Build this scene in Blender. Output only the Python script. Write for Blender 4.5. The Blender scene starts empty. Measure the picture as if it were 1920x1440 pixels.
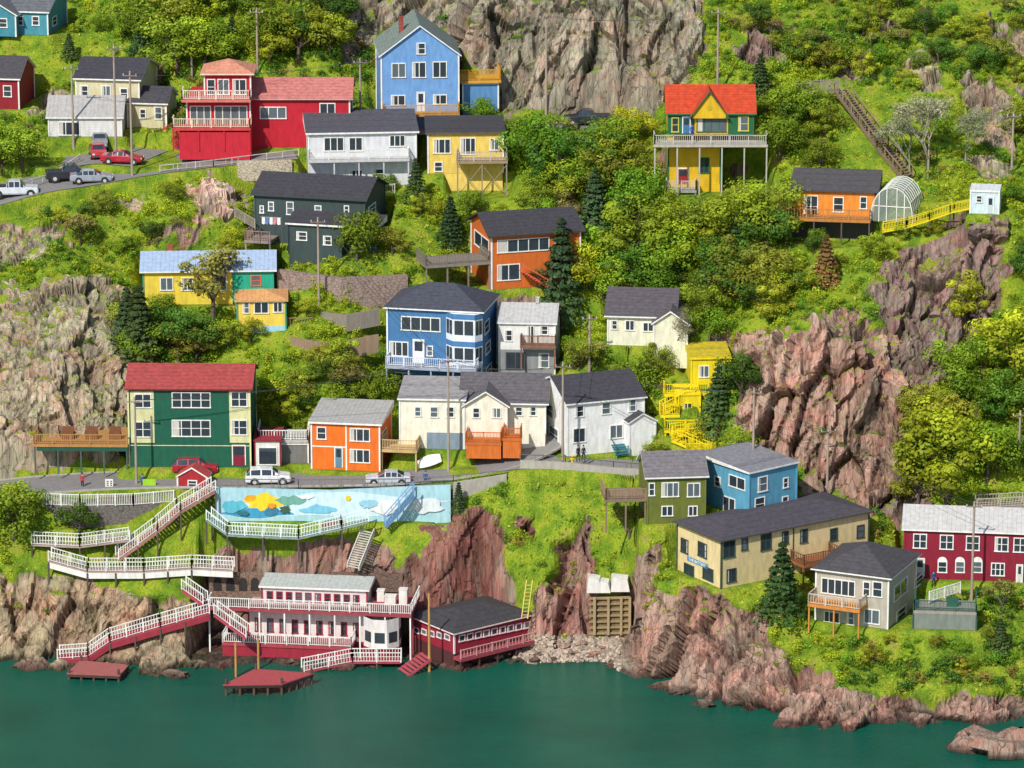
import bpy, math, random, numpy as np
from mathutils import Vector, Matrix
from mathutils.bvhtree import BVHTree
random.seed(7); rng=np.random.default_rng(7)
FP=8000.0; PT=math.radians(15); CAM=Vector((0,-400,136))
FW=Vector((0,math.cos(PT),-math.sin(PT))); UP=Vector((0,math.sin(PT),math.cos(PT)))
def rd(u,v): return FW*FP+Vector((1,0,0))*(u-960)+UP*(720-v)
def P(u,v,y):
    d=rd(u,v); return CAM+d*((y+400)/d.y)
def PZ(u,v,z):
    d=rd(u,v); return CAM+d*((z-136)/d.z)
def proj(x,y,z):
    Y=y+400; Z=z-136; c,s=math.cos(PT),math.sin(PT)
    f=Y*c-Z*s; up=Y*s+Z*c
    return 960+FP*x/f, 720-FP*up/f
def sc(p): return FP/((p.y+400)*math.cos(PT)-(p.z-136)*math.sin(PT))
S=bpy.context.scene; COL=S.collection
# ---------- materials
def lin(c): c/=255; return c/12.92 if c<=.04045 else ((c+.055)/1.055)**2.4
def K(r,g,b,k=1.): return (lin(r)*k,lin(g)*k,lin(b)*k)
_m={}
def M(col,kind='plain',rough=.75,name=None):
    key=(tuple(round(c,4) for c in col),kind,rough)
    if key in _m: return _m[key]
    m=bpy.data.materials.new((name or kind)+'_mat'); m.use_nodes=True; t=m.node_tree; N=t.nodes; L=t.links
    b=N['Principled BSDF']; b.inputs['Roughness'].default_value=rough
    tc=N.new('ShaderNodeTexCoord'); mp=N.new('ShaderNodeMapping'); L.new(tc.outputs['Object'],mp.inputs[0])
    ns=N.new('ShaderNodeTexNoise'); L.new(mp.outputs[0],ns.inputs['Vector'])
    ns.inputs['Scale'].default_value=1.6; ns.inputs['Detail'].default_value=6
    mp.inputs['Scale'].default_value=(1.5,1.5,.5)
    hs=N.new('ShaderNodeMix'); hs.data_type='RGBA'; hs.blend_type='MULTIPLY'; hs.inputs[0].default_value=1
    hs.inputs[6].default_value=(*col,1)
    mr=N.new('ShaderNodeMapRange'); mr.inputs[1].default_value=.3; mr.inputs[2].default_value=.7
    lo,hi=(.80,1.08) if kind!='shingle' else (.7,1.15)
    mr.inputs[3].default_value=lo; mr.inputs[4].default_value=hi
    L.new(ns.outputs[0],mr.inputs[0]); L.new(mr.outputs[0],hs.inputs[7]); out=hs.outputs[2]
    if kind in('clap','shingle','wood','stone','metal'):
        sp=N.new('ShaderNodeSeparateXYZ'); L.new(tc.outputs['Object'],sp.inputs[0])
        if kind=='stone':
            vo=N.new('ShaderNodeTexVoronoi'); vo.feature='DISTANCE_TO_EDGE'; vo.inputs['Scale'].default_value=2.2
            m2=N.new('ShaderNodeMapping'); m2.inputs['Scale'].default_value=(1,1,1.6); L.new(tc.outputs['Object'],m2.inputs[0]); L.new(m2.outputs[0],vo.inputs['Vector'])
            ln=vo.outputs['Distance']; a,c_,d=.0,.09,.3
        else:
            mm=N.new('ShaderNodeMath'); mm.operation='MULTIPLY'; mm.inputs[1].default_value={'clap':5,'shingle':4.5,'wood':6,'metal':2.2}[kind]
            L.new(sp.outputs[0 if kind in('wood','metal') else 2],mm.inputs[0])
            fr=N.new('ShaderNodeMath'); fr.operation='FRACT'; L.new(mm.outputs[0],fr.inputs[0]); ln=fr.outputs[0]; a,c_,d=.0,(.22 if kind!='metal' else .12),.72
        m3=N.new('ShaderNodeMapRange'); m3.inputs[1].default_value=a; m3.inputs[2].default_value=c_; m3.inputs[3].default_value=d; m3.inputs[4].default_value=1
        L.new(ln,m3.inputs[0])
        h2=N.new('ShaderNodeMix'); h2.data_type='RGBA'; h2.blend_type='MULTIPLY'; h2.inputs[0].default_value=1
        L.new(out,h2.inputs[6]); L.new(m3.outputs[0],h2.inputs[7]); out=h2.outputs[2]
        bp=N.new('ShaderNodeBump'); bp.inputs['Strength'].default_value=.6; bp.inputs['Distance'].default_value=.03
        L.new(ln,bp.inputs['Height']); L.new(bp.outputs[0],b.inputs['Normal'])
    L.new(out,b.inputs['Base Color'])
    if kind=='glass':
        b.inputs['Roughness'].default_value=.06; b.inputs['IOR'].default_value=1.6
    if kind=='carpaint': b.inputs['Coat Weight'].default_value=.7; b.inputs['Roughness'].default_value=.35
    _m[key]=m; return m
WH=K(232,232,226,.95); GL=M((.03,.042,.055),'glass'); GL2=M((.10,.13,.15),'glass')
GREY=K(70,70,76); WOOD=K(176,128,72); DKW=K(84,74,64); CON=K(165,160,150)
# ---------- mesh builder
class MB:
    def __init__(s): s.v=[];s.f=[];s.m=[]
    def poly(s,pts,m=0):
        i=len(s.v); s.v+= [tuple(p) for p in pts]; s.f.append(tuple(range(i,i+len(pts)))); s.m.append(m)
    def hexa(s,p,m=0,top=None):
        i=len(s.v); s.v+=[tuple(q) for q in p]
        for k,f in enumerate(((0,3,2,1),(4,5,6,7),(0,1,5,4),(1,2,6,5),(2,3,7,6),(3,0,4,7))):
            s.f.append(tuple(i+a for a in f)); s.m.append(top if (top is not None and k==1) else m)
    def box(s,a,b,m=0):
        x0,x1=sorted((a[0],b[0]));y0,y1=sorted((a[1],b[1]));z0,z1=sorted((a[2],b[2]))
        s.hexa([(x0,y0,z0),(x1,y0,z0),(x1,y1,z0),(x0,y1,z0),(x0,y0,z1),(x1,y0,z1),(x1,y1,z1),(x0,y1,z1)],m)
    def bar(s,p,q,w,h=None,m=0):
        h=h or w; p=Vector(p);q=Vector(q);d=(q-p)
        if d.length<1e-5:return
        d.normalize(); a=Vector((0,0,1)) if abs(d.z)<.95 else Vector((0,1,0))
        r=d.cross(a).normalized()*w/2; t=r.cross(d).normalized()*h/2
        s.hexa([p-r-t,p+r-t,q+r-t,q-r-t,p-r+t,p+r+t,q+r+t,q-r+t],m)
    def cyl(s,p,q,r0,r1,n=8,m=0):
        p=Vector(p);q=Vector(q);d=(q-p).normalized();a=Vector((0,0,1)) if abs(d.z)<.95 else Vector((0,1,0))
        r=d.cross(a).normalized();t=r.cross(d); i=len(s.v)
        for c,R in((p,r0),(q,r1)):
            for k in range(n):
                g=2*math.pi*k/n; s.v.append(tuple(c+(r*math.cos(g)+t*math.sin(g))*R))
        for k in range(n):
            s.f.append((i+k,i+(k+1)%n,i+n+(k+1)%n,i+n+k)); s.m.append(m)
        s.f.append(tuple(i+n+k for k in range(n))); s.m.append(m)
        s.f.append(tuple(i+n-1-k for k in range(n))); s.m.append(m)
    def obj(s,name,mats,par=None):
        me=bpy.data.meshes.new(name); me.from_pydata(s.v,[],s.f)
        for m in mats: me.materials.append(m)
        if len(mats)>1: me.polygons.foreach_set('material_index',s.m)
        me.update(); return ob(name,me,par)
def ob(name,data,par=None):
    o=bpy.data.objects.new(name,data); COL.objects.link(o)
    if par: o.parent=par
    return o
def top(o,label,cat,group=None):
    o['label']=label;o['category']=cat
    if group:o['group']=group
    return o
def empty(name,loc,yaw,label,cat,group=None):
    e=ob(name,None); e.location=loc; e.rotation_euler[2]=yaw; e.empty_display_size=.5
    return top(e,label,cat,group)
HS=[];CP=[];WP=[];CUTS=[];KEEP=[(1570,165,1710,330,70),(1625,335,1730,415,42),(1225,150,1445,345,56),(405,905,845,980,14),(390,1080,790,1240,9),(760,1110,1020,1240,6),(1103,1075,1180,1195,5),(1242,730,1330,860,23)]
# ---------- houses
def loc(H,u,v,ax,val):
    o=H['inv']@CAM; d=H['inv'].to_3x3()@rd(u,v); return o+d*((val-o[ax])/d[ax])
def body(H,x0,x1,y0,y1,z0,z1,wall,roof,kind='clap',down=0,trim=None):
    E=H['e']; mb=MB(); wm=M(wall,kind); tm=M(trim or H['trim'])
    mb.box((x0,y0,z0-down),(x1,y1,z1)); rk,rise,ov,rc=roof[:4]; fas=roof[4] if len(roof)>4 else WH
    r=MB(); T=.16
    if rk=='gx':
        ym=(y0+y1)/2; k=rise/(ym-y0)
        for x in(x0,x1): mb.poly([(x,y0,z1),(x,y1,z1),(x,ym,z1+rise-.02)] if x==x1 else [(x,y1,z1),(x,y0,z1),(x,ym,z1+rise-.02)])
        for ya,sg in((y0-ov,1),(y1+ov,-1)):
            ze=z1-ov*k+.02; zr=z1+rise+.02
            a,b=(x0-ov,x1+ov)
            q=[(a,ya,ze),(b,ya,ze),(b,ym,zr),(a,ym,zr)] if sg==1 else [(a,ym,zr),(b,ym,zr),(b,ya,ze),(a,ya,ze)]
            r.hexa(q+[(p[0],p[1],p[2]+T) for p in q],1,0)
    elif rk=='gy':
        xm=(x0+x1)/2; k=rise/(xm-x0)
        mb.poly([(x0,y0,z1),(x1,y0,z1),(xm,y0,z1+rise-.02)]); mb.poly([(x1,y1,z1),(x0,y1,z1),(xm,y1,z1+rise-.02)])
        for xa,sg in((x0-ov,1),(x1+ov,-1)):
            ze=z1-ov*k+.02; zr=z1+rise+.02; a,b=y0-ov,y1+ov
            q=[(xa,a,ze),(xm,a,zr),(xm,b,zr),(xa,b,ze)] if sg==1 else [(xm,a,zr),(xa,a,ze),(xa,b,ze),(xm,b,zr)]
            r.hexa(q+[(p[0],p[1],p[2]+T) for p in q],1,0)
    elif rk=='hip':
        a,b,c,d=x0-ov,x1+ov,y0-ov,y1+ov; hw=min(b-a,d-c)/2*.98
        r.box((a,c,z1),(b,d,z1+.14),1); zb=z1+.143;zt=z1+rise
        if b-a>=d-c: q=[(a+hw,(c+d)/2,zt),(b-hw,(c+d)/2,zt)]
        else: q=[((a+b)/2,c+hw,zt),((a+b)/2,d-hw,zt)]
        A,B,Cc,D=(a,c,zb),(b,c,zb),(b,d,zb),(a,d,zb)
        if b-a>=d-c:
            for f in([A,B,q[1],q[0]],[B,Cc,q[1]],[Cc,D,q[0],q[1]],[D,A,q[0]]): r.poly(f,0)
        else:
            for f in([A,B,q[0]],[B,Cc,q[1],q[0]],[Cc,D,q[1]],[D,A,q[0],q[1]]): r.poly(f,0)
    elif rk=='flat':
        a,b,c,d=x0-ov,x1+ov,y0-ov,y1+ov
        r.hexa([(a,c,z1+.01),(b,c,z1+.01),(b,d,z1+.01),(a,d,z1+.01),(a,c,z1+.2),(b,c,z1+.2),(b,d,z1+.2+rise),(a,d,z1+.2+rise)],1,0)
    w=mb.obj('wall',[wm],E)
    if rk!='none': r.obj('roof',[M(rc,'metal' if sum(rc)>1. else 'shingle',.85),M(fas)],E)
    g=.07
    for x in(x0,x1):
        for y in(y0,y1):
            t=MB();t.box((x-g-.02 if x==x0 else x-g,y-g,z0),(x+g if x==x0 else x+g+.02,y+g,z1-.03)); t.obj('corner_trim',[tm],E)
    return w
def house(name,label,cat,ua,ub,v,y,yaw,d,hpx,wall,roof,wins=(),trim=WH,kind='clap',found=2.,fc=None,pad=True):
    a=math.radians(yaw); Kp=P(ua if yaw>=0 else ub,v,y); s=sc(Kp); w=(ub-ua)/(s*math.cos(a)); h=hpx/(s*.96)
    org=Kp if yaw>=0 else Kp-Vector((math.cos(a),math.sin(a),0))*w
    Mt=Matrix.Translation(org)@Matrix.Rotation(a,4,'Z')
    H=dict(e=empty(name,org,a,label,cat),w=w,d=d,h=h,inv=Mt.inverted(),M=Mt,trim=trim,org=org,a=a,s=s,pad=pad)
    if roof: body(H,0,w,0,d,0,h,wall,roof,kind,0)
    if found:
        f=MB(); f.box((.03,.03,-found),(w-.03,d-.03,-.01)); f.obj('foundation',[M(fc or K(150,146,138))],H['e'])
    for q in wins: win(H,*q)
    c=[Mt@Vector((x,yy,z)) for x in(0,w) for yy in(0,d) for z in(0,h)]
    pp=[proj(p.x,p.y,p.z) for p in c]; H['bb']=(min(p[0] for p in pp),min(p[1] for p in pp),max(p[0] for p in pp),max(p[1] for p in pp))
    HS.append(H); return H
def win(H,f,u0,v0,u1,v1,n=1,k='w',o=None,fc=None,rows=None,sill=True):
    uc,vc=(u0+u1)/2,(v0+v1)/2
    ax=1 if f=='F' else 0; o=(0 if f in'FL' else H['w']) if o is None else o
    ai=0 if f=='F' else 1
    a0=loc(H,u0,vc,ax,o)[ai];a1=loc(H,u1,vc,ax,o)[ai];b0=loc(H,uc,v1,ax,o).z;b1=loc(H,uc,v0,ax,o).z
    a0,a1=sorted((a0,a1))
    if f=='R': fp=lambda a,nn,b:(o+nn,a,b)
    elif f=='L': fp=lambda a,nn,b:(o-nn,a,b)
    else: fp=lambda a,nn,b:(a,o-nn,b)
    fr=M(fc or WH); t=.1; g=MB()
    if k=='d':
        g.box(fp(a0+t,.005,b0),fp(a1-t,.045,b1-t)); p=g.obj('door',[M(K(120,25,30) if fc is None else fc)],H['e'])
        q=MB(); q.box(fp(a0+t*2,.046,(b0+b1)/2),fp(a1-t*2,.055,b1-t*2.2)); q.obj('door_window',[GL],p)
        hh=MB(); hh.box(fp(a1-t*1.8,.046,b0+.95),fp(a1-t*1.4,.1,b0+1.05)); hh.obj('handle',[M((.5,.5,.5))],p); fr=M(WH)
        n=1;rows=1
    else:
        g.box(fp(a0+t*.5,.004,b0+t*.5),fp(a1-t*.5,.02,b1-t*.5)); p=g.obj('window',[random.choice((GL,GL,GL2))],H['e'])
        if random.random()<.4 and a1-a0>.6:
            q=MB();cw_=(a1-a0)*.17;q.box(fp(a0+t,.0205,b0+t),fp(a0+t+cw_,.024,b1-t));q.obj('curtain',[M(K(190,188,180))],p)
    F=MB(); pr=.07
    F.box(fp(a0,.003,b1-t),fp(a1,pr,b1)); F.box(fp(a0,.003,b0+(t if k!='d' else 0)),fp(a0+t,pr,b1-t)); F.box(fp(a1-t,.003,b0+(t if k!='d' else 0)),fp(a1,pr,b1-t))
    if k!='d': F.box(fp(a0-.04,.003,b0),fp(a1+.04,pr+.04,b0+t))
    for i in range(1,n):
        a=a0+(a1-a0)*i/n; F.box(fp(a-.045,.026,b0+t),fp(a+.045,pr-.01,b1-t))
    rows=rows or (2 if n==1 or k=='g' else 1)
    if rows==2:
        b=(b0+b1)/2
        for i in range(n):
            x0=a0+(a1-a0)*i/n+(t if i==0 else .046); x1=a0+(a1-a0)*(i+1)/n-(t if i==n-1 else .046)
            F.box(fp(x0,.026,b-.03),fp(x1,pr-.02,b+.03))
    F.obj('frame',[fr],p)
    return p
def railpath(mb,pts,h=1.,sp=.28,t=.05,pt=.11,closed=False):
    for p,q in zip(pts[:-1],pts[1:]):
        p=Vector(p);q=Vector(q);L=(q-p).length
        if L<.05: continue
        z=Vector((0,0,1))
        mb.bar(p+z*h,q+z*h,.11,.07); mb.bar(p+z*.14,q+z*.14,.05)
        n=max(1,int(L/sp))
        for i in range(1,n):
            a=p+(q-p)*i/n; mb.bar(a+z*.165,a+z*(h-.036),t)
        n=max(1,round(L/2))
        for i in range(n+1):
            a=p+(q-p)*i/n; mb.bar(a+z*.0,a+z*(h+.08),pt)
def deckl(H,x0,x1,y0,y1,z,rc,dc,post=3,rail='LFR',sp=.28,rh=1.,brace=False,skirt=None,pc=None):
    E=H['e']; m=MB(); m.box((x0,y0,z-.3),(x1,y1,z))
    D=m.obj('deck',[M(dc,'wood')],E)
    pts=[]
    if 'L' in rail: pts+=[(x0+.07,y1-.1,z),(x0+.07,y0+.07,z)]
    if 'F' in rail: pts+=([] if 'L' in rail else [(x0+.07,y0+.07,z)])+[(x1-.07,y0+.07,z)]
    if 'R' in rail: pts+=([] if 'F' in rail else [(x1-.07,y0+.07,z)])+[(x1-.07,y1-.1,z)]
    if rail:
        r=MB(); railpath(r,pts,rh,sp); r.obj('railing',[M(rc)],D)
    if skirt: m=MB();m.box((x0+.05,y0+.05,z-skirt),(x1-.05,y1-.05,z-.302));m.obj('deck_skirt',[M(rc,'wood')],D)
    if post:
        n=max(1,round((x1-x0)/2.6)); pm=M(pc or dc)
        for i in range(n+1):
            a=x0+.12+(x1-x0-.24)*i/n
            q=MB(); q.bar((a,y0+.18,z-post),(a,y0+.18,z-.302),.15); q.obj('post',[pm],D)
            if brace and i<n:
                b=x0+.12+(x1-x0-.24)*(i+1)/n; q=MB(); q.bar((a,y0+.27,z-post+.3),(b,y0+.27,z-.5),.07); q.obj('brace',[pm],D);q=MB(); q.bar((b,y0+.35,z-post+.3),(a,y0+.35,z-.5),.07); q.obj('brace',[pm],D)
    return D
def deck(H,u0,u1,v,dep,rc,dc,post=3,o=0,**kw):
    a=loc(H,u0,v,1,o-dep);b=loc(H,u1,v,1,o-dep); return deckl(H,a.x,b.x,o-dep,o-.09,(a.z+b.z)/2,rc,dc,post,**kw)
def sub(H,ua,ub,vb,yo,d,hpx,wall,roof,kind='clap',down=0,trim=None):
    a=loc(H,ua,vb,1,yo);b=loc(H,ub,vb,1,yo); z=(a.z+b.z)/2; h=hpx/(H['s']*.96)
    body(H,a.x,b.x,yo,yo+d,z,z+h,wall,roof,kind,down,trim); return a.x,b.x,z,z+h
def chimney(H,x,y,z,h,c=K(150,70,55),w=.5):
    m=MB(); m.box((x,y,z),(x+w,y+w,z+h)); m.box((x-.05,y-.05,z+h-.1),(x+w+.05,y+w+.05,z+h+.02)); m.obj('chimney',[M(c,'stone')],H['e'])
def panel(H,x0,x1,z0,z1,c,off=.03):
    m=MB();m.box((x0,-off,z0),(x1,-.003,z1));m.obj('wall_panel',[M(c,'clap')],H['e'])
def cap(H,x0,x1,y0,y1,zc): CUTS.append((H['org'].x,H['org'].y,H['a'],x0,x1,y0,y1,zc))
DR=K(62,60,68)
# 1
g=K(18,92,70); cr=K(214,212,160)
H=house('house','green three storey house with cream bays and red roof','house',243,470,876,17,-1,8,146,g,('gx',1.45,.35,K(160,66,62),K(120,40,40)),trim=cr)
for (a,b) in((246,288),(431,468)):
    p=loc(H,a,830,1,0);q=loc(H,b,734,1,0); panel(H,p.x,q.x,p.z,q.z,cr)
p=loc(H,246,834,1,0);m=MB();m.box((0,-.06,p.z-.08),(H['w'],-.032,p.z-.005));m.obj('band_trim',[M(cr)],H['e'])
for q in((252,738,284,765),(252,790,284,820),(433,734,464,763),(433,787,464,816)): win(H,'F',*q,n=2,k='g',o=-.03)
for q in((322,735,395,765),(322,787,395,819)): win(H,'F',*q,n=4,k='g')
win(H,'F',435,834,461,872,k='d',fc=K(125,20,45))
deckl(H,-9.7,-.1,-.6,6,2.5,WOOD,WOOD,3.2,'LF',sp=.2,pc=K(70,90,80))
m=MB();m.box((-9.4,-.5,1.75),(-.1,-.3,2.15));m.obj('beam',[M(K(25,80,65))],H['e'])
for i in range(3):
    m=MB();x=-7+i*2.4;m.box((x,1.2,2.5),(x+1.2,2.0,3.25));m.box((x,1.9,3.2),(x+1.2,2.0,3.7));m.obj('bench',[M(K(120,75,45),'wood')],H['e'])
# 2
o_=K(232,112,28)
H=house('house','small orange house with white trim and flat grey roof','house',584,712,884,17,-8,7,86,o_,('flat',.5,.3,K(166,164,160)))
for q in(('F',594,800,612,824),('F',656,803,694,828,3),('F',656,842,694,868,3),('R',716,806,724,826)): win(H,*q)
win(H,'F',627,838,643,876,k='d',fc=K(90,130,150))
x=loc(H,648,850,1,0).x; m=MB(); m.box((x,-.03,0),(x+.14,-.002,H['h']));m.obj('trim_board',[M(WH)],H['e']);m=MB();m.box((0,-.03,H['h']/2-.06),(x-.003,-.002,H['h']/2+.06));m.obj('trim_board',[M(WH)],H['e'])
deckl(H,H['w']+.05,H['w']+3.8,.2,4,2.3,K(200,170,120),K(190,160,110),2.6,'LFR',sp=.16)
H=house('shed','small white shed with dark red band and door','shed',478,526,874,17.5,0,4,46,K(225,222,215),('flat',.2,.15,K(140,40,48),K(130,30,40)),trim=K(130,30,40))
win(H,'F',484,838,520,872,k='w',fc=WH,rows=1)
H=house('shed','weathered grey garage with white railed roof deck','shed',527,578,868,19,0,5,34,K(120,118,116),('flat',0,.1,K(150,148,145)))
deckl(H,-2.4,2.8,-.2,4,H['h']+.55,WH,K(180,178,170),0,'LFR')
# 3
cr2=K(236,232,212)
H=house('house','cream bungalow with grey gable roof and blue-grey foundation','house',750,870,842,18.6,-4,7,90,cr2,('flat',.45,.25,K(150,146,146)),found=3)
p=loc(H,800,800,1,0);m=MB();m.box((p.x,-.04,-1),(H['w'],-.003,p.z-.6));m.obj('foundation_panel',[M(K(128,146,160),'clap')],H['e'])
for q in((777,762,790,781),(806,762,822,783),(836,762,852,783)): win(H,'F',*q)
X=sub(H,866,1022,812,1.4,8,58,cr2,('gx',1.9,.4,K(92,88,92)),down=2)
for q in((966,762,980,780),(992,762,1006,780)): win(H,'F',*q,o=1.4)
X=sub(H,872,950,812,.1,5,52,cr2,('gy',1.35,.35,K(96,92,96)),down=2)
for q in((886,764,900,784),(922,764,940,784,2)): win(H,'F',*q,o=.1)
OD=K(200,104,34)
deck(H,873,940,830,2.2,OD,K(190,100,40),0,sp=.14,skirt=1.7,rh=1.05)
deck(H,942,977,822,2.0,OD,K(190,100,40),0,sp=.14,skirt=2.1,rh=1.05)
# 4
WH2=(.84,.84,.83)
H=house('house','white two storey house with dark shingle roof','house',1064,1208,856,17.5,20,8.8,98,WH2,('gx',1.7,.3,DR),found=1.5)
for q in(('L',1022,756,1039,782),('L',1030,800,1047,829),('F',1078,760,1095,782),('F',1128,754,1145,777),('F',1178,748,1193,772),('F',1074,802,1098,830,2),('F',1143,796,1168,822,2)): win(H,*q,fc=WH)
X=sub(H,1180,1228,857,-1.2,4,66,WH2,('gy',.8,.2,DR))
m=MB()
for i in range(5): m.box((X[0]-1.6,-1.6+i*.28,.1+i*.16),(X[0]-.2,-1.6+i*.28+.29,.2+i*.16))
m.bar((X[0]-1.6,-1.6,.9),(X[0]-1.6,0,1.6),.08);m.bar((X[0]-1.6,-1.6,0),(X[0]-1.6,-1.6,1),.1);m.bar((X[0]-.3,-1.6,0),(X[0]-.3,-1.6,1),.1);m.obj('porch_stairs',[M(K(20,110,120),'wood')],H['e'])
# 5
b_=K(66,118,166); tb=K(225,228,230)
H=house('house','blue three storey house with white bay window and hip roof','house',726,903,730,28,-12,7.5,142,b_,('hip',2.1,.35,K(66,68,80)),trim=tb)
for q in(('F',752,594,826,621,4),('F',730,640,766,668,3),('F',740,698,771,725,2),('F',800,648,812,668),('R',908,600,917,624),('R',910,640,919,662),('R',911,684,921,704),('F',858,706,880,724)): win(H,*q)
win(H,'F',774,636,796,680,k='d',fc=K(225,228,230))
a=loc(H,842,690,1,-.9);b=loc(H,896,690,1,-.9);zt=loc(H,870,590,1,-.9).z; z0=a.z
m=MB(); bx=[(a.x-.5,0),(a.x+.4,-.9),(b.x-.3,-.9),(b.x+.3,0)]
for p,q in zip(bx[:-1],bx[1:]): m.poly([(p[0],p[1],z0),(q[0],q[1],z0),(q[0],q[1],zt),(p[0],p[1],zt)])
m.poly([(x,y,zt) for x,y in bx]); bay=m.obj('bay_window',[M(K(215,222,228))],H['e'])
for lv in range(2):
    zz0=z0+.7+lv*(zt-z0)/2; zz1=zz0+1.5
    for p,q in zip(bx[:-1],bx[1:]):
        p=Vector((*p,0));q=Vector((*q,0));n=Vector(((q-p).y,-(q-p).x,0)).normalized()*.02
        for A,B in((.08,.47),(.53,.92)):
            c=p+(q-p)*A+n;d=p+(q-p)*B+n;m=MB(); m.poly([(c.x,c.y,zz0),(d.x,d.y,zz0),(d.x,d.y,zz1),(c.x,c.y,zz1)]);m.obj('pane',[GL],bay)
        n*=1.2;m2=MB();m2.hexa([(p.x+n.x,p.y+n.y,zz1+.15),(q.x+n.x,q.y+n.y,zz1+.15),(q.x,q.y,zz1+.15),(p.x,p.y,zz1+.15),(p.x+n.x,p.y+n.y,zz1+.7),(q.x+n.x,q.y+n.y,zz1+.7),(q.x,q.y,zz1+.7),(p.x,p.y,zz1+.7)]);m2.obj('bay_panel',[M(b_)],bay)
deck(H,722,893,690,1.9,K(205,212,222),K(150,160,175),2.8,sp=.2)
# 6
H=house('house','narrow white house with brown balcony and pale metal roof','house',936,1040,702,31,-4,7,94,K(228,228,224),('gx',1.2,.25,K(180,180,178)))
p=loc(H,936,655,1,0); panel(H,0,H['w'],0,p.z,K(140,142,146))
for q in(('F',946,618,961,640),('F',1012,610,1028,628),('F',988,610,1002,645,2)): win(H,*q)
win(H,'F',948,660,985,692,n=2,o=-.03,fc=K(80,80,85));win(H,'F',1010,662,1030,690,o=-.03)
deck(H,975,1042,648,1.2,K(130,90,70),K(130,90,70),2.6,sp=.13)
chimney(H,3.6,3.2,H['h']+.9,1.1,K(200,200,200),.35)
# 7
te=K(30,165,135);ye=K(232,205,70)
H=house('house','teal and yellow cottage with pale blue low roof','house',270,512,572,37,3,8,62,ye,('gx',1.1,.4,K(158,178,205)),trim=K(40,150,130))
p=loc(H,436,570,1,0); panel(H,p.x,H['w']+.03,0,H['h']-.05,te,.04)
for q in((300,520,325,545,2),(340,520,362,545,2),(398,515,425,545,2)): win(H,'F',*q)
win(H,'F',470,516,490,536,o=-.04,fc=K(220,90,40))
X=sub(H,446,536,632,-4.2,4.5,66,K(235,205,85),('hip',.8,.3,K(205,150,95),K(200,160,100)),down=2)
for q in((476,566,504,588,2),(512,566,530,586,2),(455,566,468,588)): win(H,'F',*q,o=-4.2)
m=MB(); p=loc(H,470,612,1,-4.2); m.box((p.x,-4.24,X[2]),(X[1],-4.203,p.z));m.obj('painted_panel',[M(K(150,200,225))],H['e'])
deckl(H,X[1]+.1,X[1]+3,-3.8,-.5,X[2]+.9,K(150,120,90),K(150,125,95),2.6,'FR',brace=True)
chimney(H,2.5,4,H['h']+.7,1.2,K(170,80,60))
KEEP.append((436,495,545,640,40))
# 8
dg=K(56,72,72)
H=house('house','charcoal green house with black roof and white windows','house',476,684,464,44,-14,8,88,dg,('gx',1.5,.4,K(58,56,62),K(50,60,60)),trim=dg)
for q in(('F',503,378,514,396),('F',537,378,551,403),('F',590,385,603,402),('F',645,385,655,402),('R',690,383,704,402),('R',700,425,713,443),('F',487,385,495,400)): win(H,*q)
X=sub(H,542,640,478,-3.2,3.3,54,dg,('flat',.8,.3,K(60,58,64)),down=2)
for q in((556,434,576,451),(606,442,622,460)): win(H,'F',*q,o=-3.2)
X=sub(H,640,706,486,-1.5,3,60,dg,('flat',.5,.3,K(58,56,62)),down=2)
deckl(H,-.3,2.6,-3,-.1,.8,K(150,120,110),K(140,125,115),2,'LF')
# 9
oo=K(206,104,34)
H=house('house','orange house with black roof and long deck','house',922,1088,543,38,16,8,100,oo,('gx',1.5,.5,K(58,56,62),K(60,50,45)))
for q in(('F',932,447,1030,472,5),('F',932,495,975,526,2),('L',890,440,917,468,2),('F',1040,450,1062,470,2),('F',1062,490,1082,512,2)): win(H,*q)
deckl(H,-7.2,-.1,0,4,H['h']*.52,K(120,112,100),K(130,120,108),3.8,'LFR')
m=MB()
for i in range(10): m.box((3+i*.28,-1.3,1.9-i*.19),(3.29+i*.28,-.2,2.0-i*.19))
m.bar((3,-1.3,2.8),(5.8,-1.3,1),.09);m.bar((3,-1.3,1.9),(3,-1.3,2.9),.1);m.bar((5.8,-1.3,0),(5.8,-1.3,1.1),.1);m.obj('stairs',[M(K(215,100,60),'wood')],H['e'])
# 10
H=house('house','white two storey house with long balcony and charcoal roof','house',580,780,350,55,5,7.5,96,K(216,218,222),('flat',.9,.35,K(78,76,84)))
for q in((607,257,645,284,3),(654,257,680,284,2),(730,253,760,275,3),(655,318,680,344,2),(700,316,722,335)): win(H,'F',*q)
deck(H,578,768,299,1.5,WH,K(190,190,192),2.8,sp=.18)
deckl(H,3.6,7.3,-2.6,-1.5,.3,WH,K(180,180,180),1.5,'LFR')
# 11
H=house('house','small yellow house with black roof on braced timber deck','house',803,943,325,56,2,6.5,72,K(232,200,96),('flat',.5,.3,K(60,58,62),K(90,80,60)),found=3,fc=K(225,195,95))
for q in((812,260,845,288,3),(918,260,936,282,2),(863,258,892,290,3),(814,303,830,322,1)): win(H,'F',*q)
deck(H,856,952,302,2.2,K(190,180,160),K(150,130,105),4.2,sp=.16,brace=True,pc=K(140,125,110))
KEEP.append((856,300,955,368,56))
cap(H,2.5,H['w']+.5,-3.2,-.1,H['org'].z-2.2)
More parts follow.
